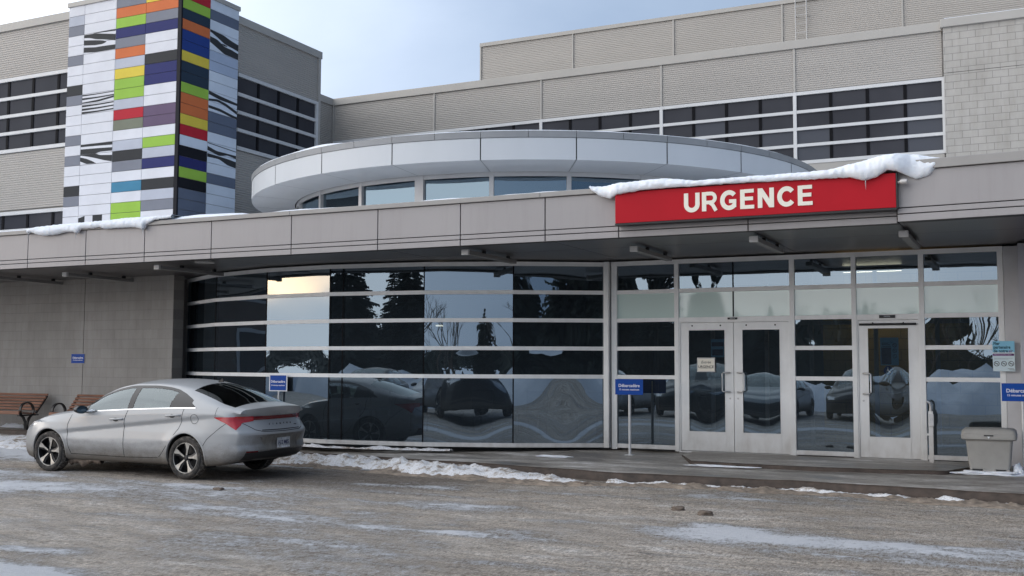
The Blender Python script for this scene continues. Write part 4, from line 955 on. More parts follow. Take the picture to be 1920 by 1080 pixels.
blue_sign(s3, 0, -.02, 1.13, .485, .25); g = MB(); g.tube([(.02, .01, 0), (.02, .01, 1.2)], .022, 'post_white', 12); g.build('post', s3, smooth=50)
s4 = empty('wall_sign', (-18.44, 16.694, 1.79), label='small blue Débarcadère sign fixed to the grey block wall', cat='sign', group='blue unloading zone signs')
g = MB(); g.box(-.205, .205, 0, .004, -.11, .11, 'fascia'); g.build('backing_plate', s4); blue_sign(s4, 0, -.006, 0, .385, .195, .058)
def circ_ring(g, c, r0, r1, mat, y, seg=28):
    g.lathe([(r0, 0), (r1, 0)], mat, seg, 'Y', (c[0], y, c[1]))
s5 = empty('no_smoking_sign', (-.395, 17.36, 1.84), label='pale blue and white no smoking sign on the right glazing post', cat='sign')
g = MB(); g.box(-.148, .148, 0, .006, -.222, .222, 'sign_pale'); g.build('sign_plate', s5, bevel=.002)
g = MB(); g.box(-.147, .147, -.0015, 0, .06, .221, 'sign_teal'); g.build('top_band', s5)
for i, tx in enumerate(('Fier', 'partenaire', 'de notre')): text_mesh(tx, .062, 'teal_ink', s5, (-.135, -.002, .185 - i * .055), ext=.0006, bold=.0024, align='LEFT', sx=.88)
text_mesh('air', .062, 'purple', s5, (.065, -.002, .075), ext=.0006, bold=.001, align='LEFT', sx=.9)
g = MB(); g.box(-.147, .125, -.002, 0, .005, .037, 'purple'); g.lathe([(0, 0), (.016, 0)], 'purple', 16, 'Y', (.125, -.002, .021)); g.build('purple_bar', s5)
text_mesh('Merci de ne pas fumer ni vapoter', .017, 'sign_white', s5, (-.01, -.003, .021), ext=.0004)
g = MB(); g.box(-.13, .12, -.001, 0, -.032, -.030, 'ink'); g.box(-.13, .06, -.001, 0, -.044, -.042, 'ink'); g.build('small_print', s5)
for cx in (-.097, 0, .097):
    g = MB(); circ_ring(g, (cx, -.11), .030, .038, 'ink', -.002); g.box(cx - .033, cx + .033, -.0025, -.001, -.113, -.107, 'ink', rot=Matrix.Rotation(radians(45), 3, 'Y')); g.box(cx - .022, cx + .02, -.002, -.001, -.115, -.107, 'ink'); g.build('no_smoking_symbol', s5)
g = MB(); g.box(.05, .13, -.001, 0, -.185, -.180, 'ink'); g.box(.07, .14, -.001, 0, -.203, -.197, 'ink'); g.build('small_print', s5)
# door notices
n1 = empty('door_notice', (-4.895, Y0 - .0, 1.70), label='framed paper notice reading Entrée URGENCE on the left door leaf', cat='notice')
g = MB(); g.box(-.152, .152, 0, .008, -.118, .118, 'alu_shaded'); g.build('notice_frame', n1); g = MB(); g.box(-.136, .136, -.002, 0, -.10, .10, 'letter_cream'); g.build('paper', n1)
text_mesh('Entrée', .062, 'ink', n1, (0, -.003, .042), ext=.0005, shear=.25); text_mesh('URGENCE', .058, 'ink', n1, (0, -.003, -.035), ext=.0005, bold=.001); g = MB(); g.box(-.10, .10, -.003, -.002, -.066, -.063, 'ink'); g.build('underline', n1)
n2 = empty('door_notice', (-4.71, Y0 + .05, 1.975), label='pale blue notice behind the glass above the framed paper', cat='notice')
g = MB(); g.box(-.11, .11, 0, .003, -.15, .15, 'sign_teal'); g.build('paper', n2); g = MB(); g.box(-.10, .10, -.002, -.001, .03, .10, 'poster_blue'); g.box(-.09, .09, -.002, -.001, -.12, -.02, 'poster_blue'); g.build('print_block', n2)
n3 = empty('door_poster', (-2.005, Y0 + .042, 1.915), label='blue no smoking poster on the single door glass', cat='poster')
g = MB(); g.box(-.135, .135, 0, .003, -.215, .215, 'sign_teal'); g.build('paper', n3)
g = MB(); g.box(-.12, .025, -.002, 0, -.20, .06, 'poster_blue'); g.box(-.11, .01, -.0015, 0, .10, .108, 'ink'); g.box(-.11, -.02, -.0015, 0, .125, .133, 'ink'); g.box(-.11, .02, -.0015, 0, .075, .083, 'ink'); g.build('print_block', n3)
for z in (.095, .01, -.075):
    g = MB(); circ_ring(g, (.078, z), .024, .031, 'ink', -.003); g.box(.05, .106, -.003, -.001, z - .003, z + .003, 'ink', rot=Matrix.Rotation(radians(45), 3, 'Y')); g.build('no_smoking_symbol', n3)
n4 = empty('access_sticker', (-2.025, Y0 + .042, 1.62), label='round blue wheelchair sticker on the single door glass', cat='sticker')
g = MB(); g.lathe([(0, 0), (.072, 0), (.072, .002)], 'sign_blue', 32, 'Y', (0, 0, 0)); g.build('disc', n4)
g = MB(); g.lathe([(0, 0), (.010, 0)], 'sign_white', 12, 'Y', (-.008, -.002, .044)); g.lathe([(.022, 0), (.030, 0)], 'sign_white', 24, 'Y', (-.006, -.002, -.018), radians(110), radians(350))
g.tube([(-.008, -.002, .03), (-.006, -.002, -.008), (.018, -.002, -.008), (.03, -.002, -.035)], .0045, 'sign_white', 6); g.build('wheelchair_symbol', n4)
# push button post
pp = empty('door_button_post', (-1.405, 17.20, .24), label='slim metal post with door push button beside the single door', cat='push button post')
g = MB(); g.box(-.032, .032, -.02, .02, 0, .78, 'alu'); g.tube([(0, 0, .76), (0, 0, .86), (-.01, 0, .90), (-.05, .0, .925)], .02, 'steel', 10); g.box(-.09, -.062, -.012, .012, .36, .92, 'alu'); g.box(-.07, -.02, -.01, .01, .42, .45, 'alu'); g.build('post', pp, bevel=.0)
g = MB(); g.box(-.03, .045, -.055, -.021, .56, .74, 'post_white'); g.build('button_box', pp, bevel=.006)
g = MB(); g.lathe([(0, -.012), (.016, -.012), (.018, 0)], 'steel', 16, 'Y', (.008, -.056, .665)); g.build('push_button', pp, smooth=40)
g = MB(); g.box(-.05, .05, -.06, .05, 0, .012, 'alu'); g.build('base_plate', pp)

# grit bin
gb = empty('grit_bin', (-.59, 16.55, .235), label='grey plastic grit bin with overhanging lid by the pier', cat='grit bin')
g = MB(); n_ = 14; P = []
def rrect(hx, hy, r, z, seg=5):
    out = []
    for cx, cy, a0 in ((hx - r, hy - r, 0), (-hx + r, hy - r, pi / 2), (-hx + r, -hy + r, pi), (hx - r, -hy + r, 1.5 * pi)):
        for k in range(seg + 1): a = a0 + pi / 2 * k / seg; out.append((cx + r * cos(a), cy + r * sin(a), z))
    return out + [out[0]]
g.grid([rrect(.255, .185, .04, .035), rrect(.262, .19, .04, .06), rrect(.275, .20, .04, .18), rrect(.295, .215, .04, .40), rrect(.30, .22, .04, .44)], 'bin_plastic'); g.prism([p for p in rrect(.255, .185, .04, .035)][:-1], (0, 0, .003), 'bin_plastic')
g.build('bin_body', gb, smooth=40)
g = MB()
for x in (-.16, .14): g.box(x - .06, x + .06, -.19, .19, 0, .034, 'black_plastic')
g.box(-.25, -.225, -.18, .18, 0, .035, 'bin_plastic'); g.box(.21, .25, -.18, .18, 0, .035, 'bin_plastic'); g.box(-.09, .07, -.18, .18, 0, .035, 'bin_plastic'); g.build('bin_foot', gb)
g = MB(); g.grid([rrect(.335, .245, .05, .435), rrect(.352, .262, .05, .45), rrect(.356, .265, .05, .505), rrect(.350, .26, .05, .512), rrect(.352, .262, .06, .518), rrect(.345, .255, .07, .56), rrect(.315, .225, .08, .59), rrect(.10, .05, .04, .602), rrect(.02, .01, .005, .603)], 'bin_plastic'); g.grid([rrect(.30, .22, .04, .44), rrect(.335, .245, .05, .435)], 'bin_plastic')
g.build('bin_lid', gb, smooth=40)
g = MB(); g.box(-.06, .06, -.272, -.262, .492, .508, 'black_plastic'); g.build('lid_latch', gb)
g = MB(); g.prism([(-.018, -.267, .488), (.018, -.267, .488), (0, -.267, .455)], (0, -.004, 0), 'sign_white'); g.build('arrow_mark', gb)
def chunk(x, y, z, sx, sy, sz, seed, name, label, cat, mat='snow'):
    bm = bmesh.new(); bmesh.ops.create_icosphere(bm, subdivisions=4, radius=1)
    for v in bm.verts: v.co *= 1 + .5 * noise.fractal(v.co * 1.3 + Vector((seed, 0, 0)), 1, 2, 5); v.co.x *= sx; v.co.y *= sy; v.co.z *= sz
    me = bpy.data.meshes.new(name); bm.to_mesh(me); bm.free(); me.materials.append(M[mat]); me.polygons.foreach_set('use_smooth', [True] * len(me.polygons))
    o = bpy.data.objects.new(name, me); COL.objects.link(o); o.location = (x, y, z); tag(o, label, cat)
chunk(-.24, 16.5, .25, .07, .09, .10, 3, 'snow_lump', 'small heap of ice beside the grit bin', 'snow lump')
chunk(-4.25, 15.86, .195, .55, .05, .014, 9, 'snow_lump', 'thin snow patch on the walkway before the double doors', 'snow lump')
chunk(-7.1, 16.2, .20, .30, .05, .02, 12, 'snow_lump', 'small snow patch on the walkway below the curved glass', 'snow lump')
chunk(-.60, 16.36, .215, .42, .12, .03, 5, 'snow_lump', 'flat patch of snow in front of the grit bin', 'snow lump')
for i, (x, y, r, lb) in enumerate(((-9.85, 11.35, .055, 'dark slush lump on the road near the rear wheel'), (-3.8, 12.3, .06, 'dark slush lump on the road before the kerb'), (-3.4, 12.05, .065, 'wide flat slush lump on the road near the kerb'),
                                   (-13.4, 10.5, .04, 'slush lump left of the car on the road'), (-5.7, 14.1, .08, 'slush lump at the end of the snow ridge'))):
    clod(x, y, .01, r, i * 3.1, lb)

# benches
def bench(x0, x1, label):
    b = empty('park_bench', ((x0 + x1) / 2, 16.25, .255), label=label, cat='bench', group='wooden benches against the block wall'); L_ = (x1 - x0) / 2
    g = MB()
    for k in range(6):
        q = k / 5; y = .02 + .24 * q; z = .455 + .30 * q
        g.box(-L_, L_, y - .011, y + .011, z - .024, z + .024, 'wood_slat', rot=Matrix.Rotation(radians(-38), 3, 'X'))
    g.build('backrest', b, bevel=.004)
    g = MB()
    for k in range(5):
        y = -.42 + k * .088; g.box(-L_, L_, y - .036, y + .036, .385 - .008 * k + (.02 if k == 0 else 0), .41 - .008 * k + (.02 if k == 0 else 0), 'wood_slat')
    g.box(-L_, L_, -.462, -.44, .36, .42, 'wood_slat'); g.build('seat', b, bevel=.004)
    for s_ in (-1, 1):
        xx = s_ * (L_ - .03); g = MB(); cz = .44; R0 = .165; cy = -.24; w2 = .03; th = .012; ring = []
        pts = [(cy + R0 * sin(a), cz + R0 * cos(a)) for a in np.linspace(radians(-150), radians(150), 40)]
        path = [(cy - .02, .0), (cy - .03, .20)] + pts + [(cy + .03, .20), (cy + .02, 0)]
        Pa = []; 
        for i, (y, z) in enumerate(path):
            a = path[max(0, i - 1)]; c_ = path[min(len(path) - 1, i + 1)]; dy, dz = c_[0] - a[0], c_[1] - a[1]; l_ = sqrt(dy * dy + dz * dz) or 1; ny, nz = -dz / l_, dy / l_
            Pa.append([(xx - w2, y - ny * th, z - nz * th), (xx + w2, y - ny * th, z - nz * th), (xx + w2, y + ny * th, z + nz * th), (xx - w2, y + ny * th, z + nz * th), (xx - w2, y - ny * th, z - nz * th)])
        g.grid(Pa, 'black_metal'); g.build('arm_hoop', b, smooth=30)
        g = MB(); g.box(xx - .03, xx + .03, -.45, .04, .325, .352, 'black_metal'); g.build('seat_bracket', b); g = MB()
        g.box(xx - .025, xx + .025, .0, .03, .36, .80, 'black_metal', rot=Matrix.Rotation(radians(-38), 3, 'X'), piv=(xx, .03, .40)); g.build('leg', b)
bench(-21.2, -19.10, 'brown slatted bench at the far left by the block wall'); bench(-18.22, -16.1, 'brown slatted bench partly hidden behind the car bonnet')
# ------------------------------------------------------------------ car (local axes: x forward from the rear axle, y to its left, z up)
def pchip(xs, tab):
    K = sorted(tab); kx = np.array([k[0] for k in K], float); ky = np.array([k[1] for k in K], float)
    h = np.diff(kx); dl = np.diff(ky) / h; m = np.zeros(len(kx)); m[0], m[-1] = dl[0], dl[-1]
    for i in range(1, len(kx) - 1):
        m[i] = 0 if dl[i - 1] * dl[i] <= 0 else 2 * dl[i - 1] * dl[i] / (dl[i - 1] + dl[i])
    xs = np.clip(xs, kx[0], kx[-1]); i = np.clip(np.searchsorted(kx, xs) - 1, 0, len(h) - 1); s = (xs - kx[i]) / h[i]
    return (2 * s ** 3 - 3 * s ** 2 + 1) * ky[i] + (s ** 3 - 2 * s ** 2 + s) * h[i] * m[i] + (-2 * s ** 3 + 3 * s ** 2) * ky[i + 1] + (s ** 3 - s ** 2) * h[i] * m[i + 1]
XF, XR = 3.30, -.87
cW = [(3.30, .80), (3.1, .868), (2.72, .905), (2.3, .898), (1.7, .895), (1.2, .895), (.5, .90), (0, .912), (-.35, .905), (-.6, .885), (-.75, .855), (-.87, .81)]
cWb = [(3.30, .70), (3.1, .775), (2.7, .835), (2.2, .855), (1.2, .862), (.3, .865), (-.2, .855), (-.5, .835), (-.7, .80), (-.87, .755)]
cZb = [(3.30, .715), (3.1, .785), (2.9, .835), (2.7, .872), (2.3, .925), (2.03, .95), (1.17, .998), (.24, 1.036), (-.16, 1.045), (-.5, 1.03), (-.7, 1.005), (-.87, .965)]
cWr = [(3.30, .56), (2.7, .66), (2.3, .715), (2.12, .72), (1.95, .70), (1.75, .665), (1.45, .63), (1.17, .612), (.8, .61), (.4, .612), (0, .628), (-.3, .66), (-.6, .69), (-.87, .69)]
cZr = [(3.30, .765), (3.1, .835), (2.9, .885), (2.7, .918), (2.3, .965), (2.12, 1.0), (1.95, 1.105), (1.75, 1.22), (1.45, 1.33), (1.17, 1.372), (.8, 1.375), (.5, 1.355), (.2, 1.315), (-.05, 1.255), (-.3, 1.18), (-.55, 1.10), (-.72, 1.058), (-.87, 1.015)]
cZc = [(3.30, .79), (3.1, .862), (2.9, .91), (2.7, .94), (2.4, .975), (2.18, 1.0), (1.9, 1.155), (1.6, 1.30), (1.35, 1.395), (1.1, 1.442), (.75, 1.455), (.45, 1.445), (.15, 1.405), (-.15, 1.33), (-.45, 1.225), (-.74, 1.115), (-.80, 1.088), (-.87, 1.062)]
cZu = [(3.30, .19), (3.0, .19), (2.4, .20), (1, .20), (0, .20), (-.4, .21), (-.87, .27)]
T, S = 22, 42
NWB, NWT = 10, 4      # belt -> window top, window top -> rail
def wtop(x):          # how far up the greenhouse side the side windows reach (0 belt .. 1 rail)
    return np.interp(x, [-.17, .0, .15, .32, .5, .8, 1.3, 1.7, 1.95, 2.06], [.0, .42, .66, .84, .91, .93, .93, .91, .80, .0])
def ysec(x, z, W, Wb, zb, zu):
    # body side: half width at height z
    zz = np.array([zu, zu + .03, zu + .10, .40, .56, .68, .78, zb - .07, zb]); yy = np.array([W - .10, W - .055, W - .025, W - .012, W - .0, W - .001, W - .009, Wb + (W - Wb) * .55, Wb])
    y = np.interp(z, zz, yy)
    k = float(np.interp(x, [-.6, -.1, .4, 2.2, 2.6], [.25, .9, 1, 1, .0]))
    zc = .675 + (2.32 - x) * .100
    if z < zc: y -= k * .026 * min(1, (zc - z) / .05) * max(0, 1 - max(0, zc - .05 - z) / (.10 + .16 * max(0, min(1, (2.3 - x) / 1.2))))
    low = .30 + .05 * (1.9 - x) if x > 1 else .33
    y -= .010 * k * max(0, min(1, (.42 - z) / .08)) * (1 if .45 < x < 2.3 else 0)
    # flared arches
    for xa in (0, 2.72):
        rr = sqrt((x - xa) ** 2 + (z - .32) ** 2)
        if .3 < rr < .50: y += .010 * (1 - abs(rr - .38) / .12) if rr > .38 else .010
    return y
def section(x):
    W, Wb, zb, Wr, zr, zc, zu = (float(pchip(np.array([x]), c)[0]) for c in (cW, cWb, cZb, cWr, cZr, cZc, cZu))
    pts = []
    yb = W - .10
    for i in range(T): pts.append((yb * i / T, zu))
    for i in range(S):
        z = zu + (zb - zu) * (i / S) ** .92; pts.append((ysec(x, z, W, Wb, zb, zu), z))
    wt = float(wtop(x)); cab = float(np.interp(x, [-.6, -.1, 2.0, 2.3], [.25, 1, 1, .0]))
    def gh(q):
        y = Wb + (Wr - Wb) * q; z = zb + (zr - zb) * q; b = sin(pi * min(1, q)) * .022 * cab + sin(pi * q) * .010
        return (y + b, z + b * .35)
    for i in range(NWB): pts.append(gh(wt * i / NWB))
    for i in range(NWT): pts.append(gh(wt + (1 - wt) * i / NWT))
    n_ = T - NWB - NWT
    for i in range(n_ + 1):
        q = i / n_; y = Wr * (1 - q); c_ = 1 - (1 - q) ** 2.3
        pts.append((y, zr + (zc - zr) * c_))
    return pts            # T + S + T + 1 points from bottom centre to top centre
def rear_x(z): return float(np.interp(z, [.24, .30, .36, .44, .52, .64, .69, .74, .80, .855, .865, .935, .945, .99, 1.05], [-.90, -.99, -1.04, -1.075, -1.05, -1.085, -1.09, -1.055, -1.02, -.985, -.975, -.985, -1.0, -1.02, -1.045]))
def front_x(z): return float(np.interp(z, [.18, .24, .34, .5, .62, .72, .80], [3.52, 3.58, 3.605, 3.60, 3.57, 3.50, 3.40]))
def build_shell():
    xs = np.concatenate([np.linspace(XF, 2.3, 42), np.arange(2.28, -.60, -.022), np.linspace(-.61, XR, 14)])
    rings = [section(float(x)) for x in xs]; N = len(rings[0]); V = []; ids = []
    for i, (x, r) in enumerate(zip(xs, rings)):
        row = {}
        for j, (y, z) in enumerate(r):
            xx = x
            if i >= len(xs) - 14:   # the last stations lean into the rear profile
                q = ((i - (len(xs) - 14)) / 13) ** 1.5; tgt = rear_x(z) + .19 - XR if j < T + S else (-.045 * (1 - (y / .75) ** 2) if z > .9 else 0) - .015
                xx = x + q * tgt
            if i < 12:
                q = ((11 - i) / 11) ** 1.5; xx = x + q * (front_x(z) - .28 - XF) * (1 if j < T + S else .6)
            row[j] = len(V); V.append([xx, y, z])
        full = [row[j] for j in range(N)]
        mir = []
        for j in range(1, N - 1): mir.append(len(V)); V.append([V[row[j]][0], -r[j][0], r[j][1]])
        ids.append((full, mir))
    F = []; Ft = []      # faces with (station, row, side)
    for i in range(len(xs) - 1):
        (a, am), (b, bm_) = ids[i], ids[i + 1]
        am_ = [a[0]] + am + [a[-1]]; bm2 = [b[0]] + bm_ + [b[-1]]
        for j in range(N - 1):
            F.append((a[j], a[j + 1], b[j + 1], b[j])); Ft.append((i, j, 1))
            F.append((am_[j], bm2[j], bm2[j + 1], am_[j + 1])); Ft.append((i, j, -1))
    def cap(idx, prof, tag_, dep):
        a, am = ids[idx]; am = [a[0]] + am + [a[-1]]; G = []
        for i in range(S + 1):
            row = []
            for j in range(-T, T + 1):
                side = a if j >= 0 else am; q = abs(j) / T
                if abs(j) == T: row.append(side[T + i] if i < S + 1 else None); continue
                if i == 0: row.append(side[abs(j)]); continue
                if i == S: row.append(side[N - 1 - abs(j)]); continue
                sv = V[side[T + i]]; tz = V[side[N - 1 - abs(j)]]; bz = V[side[abs(j)]]
                s_ = i / S; z = sv[2] + (tz[2] - V[side[T + S]][2]) * s_ ** 6 * 1.0
                y = abs(sv[1]) * q * (1 if j >= 0 else -1)
                x = prof(z) + (sv[0] - prof(sv[2])) * q ** dep
                # blend to the top and bottom edges
                if i >= S - 3: w_ = (i - (S - 4)) / 4; x = x * (1 - w_ * .5) + tz[0] * w_ * .5
                row.append(len(V)); V.append([x, y, z])
            G.append(row)
        for i in range(S):
            for j in range(2 * T):
                F.append((G[i][j], G[i][j + 1], G[i + 1][j + 1], G[i + 1][j])); Ft.append((tag_, i, j))
    cap(len(xs) - 1, rear_x, 'rear', 3.2); cap(0, front_x, 'front', 2.6)
    return xs, V, F, Ft
def build_car(paint):
    xs, V, F, Ft = build_shell(); Va = np.array(V)
    # snap vertices near the wheel arch circles onto them, drop what is inside
    AR = .355; AC = [(0.0, .325), (2.72, .325)]
    side_v = np.abs(Va[:, 1]) > .70
    for cx, cz in AC:
        dx, dz = Va[:, 0] - cx, Va[:, 2] - cz; r = np.hypot(dx, dz); m = side_v & (np.abs(r - AR) < .0125) & (Va[:, 2] < .8)
        Va[m, 0] = cx + dx[m] / r[m] * AR; Va[m, 2] = cz + dz[m] / r[m] * AR
    groups = {'body': [], 'front_window': [], 'rear_window': [], 'pillar': [], 'windscreen': [], 'back_window': [], 'under': []}
    for fi, (fc, tg) in enumerate(zip(F, Ft)):
        c = Va[list(fc)].mean(0); key = 'body'
        if abs(c[1]) > .55 and c[2] < .75:
            if any(math.hypot(c[0] - cx, c[2] - cz) < AR for cx, cz in AC): continue
        if isinstance(tg[0], str): groups['body'].append(fc); continue
        i, j, sd_ = tg; x = c[0]
        if j < T - 1: groups['under'].append(fc); continue
        if T + S <= j < T + S + NWB and -.16 < x < 2.04:
            q = (j - T - S) / NWB; bx = 1.20 - .02 * q; 
            if x > 1.95 - .0 * q or abs(x - 1.105 + .0 * q) < .062 + .0 or x < .30 + .05 * (1 - q): key = 'pillar'
            elif x > bx - .03: key = 'front_window'
            else: key = 'rear_window'
            if (j == T + S + NWB - 1 or j == T + S) and key != 'pillar': key = 'pillar' if j > T + S else key
        elif T + S + NWB <= j < T + S + NWB + 1 and -.05 < x < 2.0: key = 'pillar'
        elif j >= T + S + NWB + NWT + 1 and 1.36 < x < 2.13: key = 'windscreen'
        elif j >= T + S + NWB + NWT and -.745 < x < .09:
            key = 'back_window'
        groups[key].append(fc)
    car = empty('parked_car', (0, 0, 0))
    def mk(name, faces, mat, off=0., parent=car, sm=38):
        used = sorted({v for f_ in faces for v in f_}); mp_ = {v: k for k, v in enumerate(used)}
        me = bpy.data.meshes.new(name); me.from_pydata([tuple(Va[v]) for v in used], [], [tuple(mp_[v] for v in f_) for f_ in faces]); me.materials.append(M[mat])
        bm = bmesh.new(); bm.from_mesh(me); bmesh.ops.remove_doubles(bm, verts=bm.verts, dist=1e-5); bmesh.ops.recalc_face_normals(bm, faces=bm.faces)
        if sum(f_.normal.dot(f_.calc_center_median() - Vector((1.3, 0, .7))) for f_ in bm.faces) < 0: bmesh.ops.reverse_faces(bm, faces=bm.faces)
        if off:
            bm.normal_update()
            for v in bm.verts: v.co += v.normal * off
        bm.to_mesh(me); bm.free(); me.polygons.foreach_set('use_smooth', [True] * len(me.polygons)); me.set_sharp_from_angle(angle=radians(sm))
        o = bpy.data.objects.new(name, me); COL.objects.link(o); o.parent = parent; return o
    body = mk('body', groups['body'], paint)
    half = lambda fs, s_: [fc for fc in fs if s_ * Va[list(fc)].mean(0)[1] > 0]
    mk('underbody', groups['under'], 'black_plastic'); [mk('window_surround', half(groups['pillar'], s_), 'gloss_black', -.001) for s_ in (1, -1)]
    [mk('side_window', half(groups[k_], s_), 'car_glass', -.004) for k_ in ('front_window', 'rear_window') for s_ in (1, -1)]
    mk('windscreen', groups['windscreen'], 'car_glass', -.002); mk('rear_windscreen', groups['back_window'], 'car_glass_dark', -.002)
    allf = [tuple(fc) for fc in F]; bvh = BVHTree.FromPolygons([tuple(v) for v in Va], allf)
    def hit(p, d):
        loc, nr, idx, ds = bvh.ray_cast(Vector(p), Vector(d)); return loc
    def side(x, z, s_=1, off=.003):
        h = hit((x, s_ * 2, z), (0, -s_, 0)); 
        if h is None: h = Vector((x, s_ * .85, z))
        return (h.x, h.y + s_ * off, h.z)
    def rearp(y, z, off=.003):
        h = hit((-3, y, z), (1, 0, 0))
        if h is None: h = Vector((-1.0, y, z))
        return (h.x - off, h.y, h.z)
    def resamp(P, n_):
        P = np.array(P, float); d = np.r_[0, np.cumsum(np.hypot(*np.diff(P, axis=0).T))]; s_ = np.linspace(0, d[-1], n_); return np.stack([np.interp(s_, d, P[:, 0]), np.interp(s_, d, P[:, 1])], 1)
    def line_on(name, P, w_, mat, fn, n_=60, off=.0015, s_=1, parent=car, g=None, both=True):
        own = g is None; g = g or MB(); R2 = resamp(P, n_)
        for sd_ in ((1, -1) if both else (s_,)):
            rows = []
            for i, p in enumerate(R2):
                d = R2[min(i + 1, n_ - 1)] - R2[max(i - 1, 0)]; d /= np.hypot(*d) or 1; nn = np.array([-d[1], d[0]]) * w_ / 2
                a = p + nn; b = p - nn
                rows.append([fn(a[0], a[1], sd_, off) if fn is side else fn(a[0], a[1], off), fn(b[0], b[1], sd_, off) if fn is side else fn(b[0], b[1], off)])
            g.grid(rows, mat)
        return g.build(name, parent, smooth=60) if own else g
    def patch(name, up, lo, mat, fn, n_=40, m_=6, off=.004, sides=(1,), parent=car, th=.0, bmat=None):
        g = MB(); U = resamp(up, n_); L_ = resamp(lo, n_)
        for sd_ in sides:
            P = []
            for a, b in zip(U, L_):
                P.append([(fn(*(a + (b - a) * k / m_), sd_, off) if fn is side else fn(*(a + (b - a) * k / m_), off)) for k in range(m_ + 1)])
            g.grid(P, mat)
        return g.build(name, parent, smooth=60)
    # shut lines and doors
    g = MB()
    line_on('', [(2.262, .90), (2.33, .75), (2.335, .60), (2.32, .45), (2.27, .31)], .008, 'dark_joint', side, g=g)
    line_on('', [(1.135, .985), (1.185, .85), (1.20, .70), (1.195, .29)], .009, 'dark_joint', side, g=g)
    line_on('', [(.055, 1.03), (.085, .85), (.13, .74), (.27, .58), (.42, .40), (.52, .31)], .008, 'dark_joint', side, g=g)
    line_on('', [(2.27, .30), (1.2, .285), (.54, .30)], .007, 'dark_joint', side, g=g)
    g.build('shut_line', car, smooth=60)
    def top(x, y, off=.003):
        h = hit((x, y, 3), (0, 0, -1)); return (x, y, (h.z if h else 1) + off)
    g = MB(); g.grid([[top(x, s0 + .0, .0015), top(x, s0 + .008, .0015)] for x in np.linspace(3.28, 2.2, 30) for s0 in [float(np.interp(x, [2.2, 3.28], [.74, .60]))]], 'dark_joint'); g.build('shut_line', car, smooth=60)
    g = MB(); g.grid([[top(x, -s0, .0015), top(x, -s0 - .008, .0015)] for x in np.linspace(3.28, 2.2, 30) for s0 in [float(np.interp(x, [2.2, 3.28], [.74, .60]))]], 'dark_joint'); g.build('shut_line', car, smooth=60)
    line_on('belt_trim', [(2.03, .948), (1.6, .974), (1.17, .999), (.7, 1.02), (.24, 1.038), (-.15, 1.046)], .016, 'chrome', side, off=.004)
    # fuel flap
    line_on('fuel_flap', [(-.15 + .068 * cos(a), .885 + .068 * sin(a)) for a in np.linspace(0, 2 * pi, 40)], .006, 'dark_joint', side, 60, both=False)
    line_on('shut_line', [(-.335, .50), (-.40, .60), (-.60, .76), (-.70, .83)], .007, 'dark_joint', side, 40)
    line_on('shut_line', [(-.52, 1.06), (-.515, .925)], .006, 'dark_joint', side, 16)
    # handles
    for s_ in (1, -1):
        for (xa, xb, z) in ((1.48, 1.21, .845), (.39, .10, .925)):
            g = MB(); c_ = [side(xa + (xb - xa) * q, z + .012 * q, s_, .030 * sin(pi * min(1, max(0, q))) ** .4 + .004) for q in np.linspace(0, 1, 12)]
            g.tube(c_, [.008] + [.0125] * 10 + [.008], paint, 8); h = g.build('door_handle', car, smooth=60)
            g = MB(); cp = [side(xa + (xb - xa) * .45 + .055 * cos(a), z - .004 + .028 * sin(a), s_, .002) for a in np.linspace(0, 2 * pi, 20)]; g.face(cp, 'black_plastic'); g.build('handle_recess', h)
    # mirrors
    for s_ in (1, -1):
        g = MB(); P = []
        for q in np.linspace(0, 1, 9):
            x = 1.925 + .14 * q; sc_ = sqrt(max(0.02, 1 - q ** 2.2)); P.append([(x, s_ * (1.0 + .115 * cos(a) * sc_), .985 + .062 * sin(a) * sc_ + .004 * q) for a in np.linspace(0, 2 * pi, 21)])
        g.grid(P, 'gloss_black'); mm = g.build('mirror', car, smooth=50)
        g = MB(); g.face([(1.926, s_ * (1.0 + .105 * cos(a)), .985 + .055 * sin(a)) for a in np.linspace(0, 2 * pi, 21)[:-1]], 'lamp_dark'); g.build('mirror_glass', mm)
        g = MB(); g.tube([(1.97, s_ * .84, .95), (1.97, s_ * .93, .965)], .022, 'black_plastic', 8); g.build('mirror_arm', mm)
        if s_ == 1: g = MB(); g.tube([(1.93, s_ * .90, .957), (1.85, s_ * .885, .968), (1.78, s_ * .88, .970)], [.010, .018, .006], 'snow', 8); g.build('snow_bit', mm, smooth=60)
    # tail lights: corner lamps and the light bar between them
    for s_ in (1, -1):
        o = patch('tail_light', [(-.50, .918), (-.62, .921), (-.74, .922), (-.86, .925)], [(-.50, .912), (-.70, .83), (-.855, .735), (-.875, .80)], 'tail_red', side, 24, 8, .006, (s_,))
    def rows_rear(name, y0, y1, zt, zb_, mat, off=.004, n_=50, m_=5, parent=car):
        g = MB(); P = []
        for y in np.linspace(y0, y1, n_):
            a = zt(y) if callable(zt) else zt; b = zb_(y) if callable(zb_) else zb_; P.append([rearp(y, a + (b - a) * k / m_, off) for k in range(m_ + 1)])
        g.grid(P, mat); return g.build(name, parent, smooth=50)
    for s_ in (1, -1): rows_rear('tail_light', s_ * .52, s_ * .77, .928, lambda y: .862 - .03 * (abs(y) - .5) / .25, 'tail_red', .006, 20)
    rows_rear('light_bar', -.52, .52, .926, .872, 'tail_dark', .005, 40)
    rows_rear('plate_recess', -.50, .50, .628, lambda y: .44 + .19 * max(0, (abs(y) - .34) / .16) * .98, 'bumper_dirt', .0015, 40)
    line_on('', [(-.50, .628), (-.34, .44), (.34, .44), (.50, .628)], .012, 'bumper_dirt', rearp, 50, .006, both=False).name = 'recess_edge'
    # lower bumper insert
    rows_rear('bumper_insert', -.70, .70, lambda y: .405 + .02 * cos(y * 2), lambda y: .275 + .03 * abs(y), 'black_plastic', .006, 40)
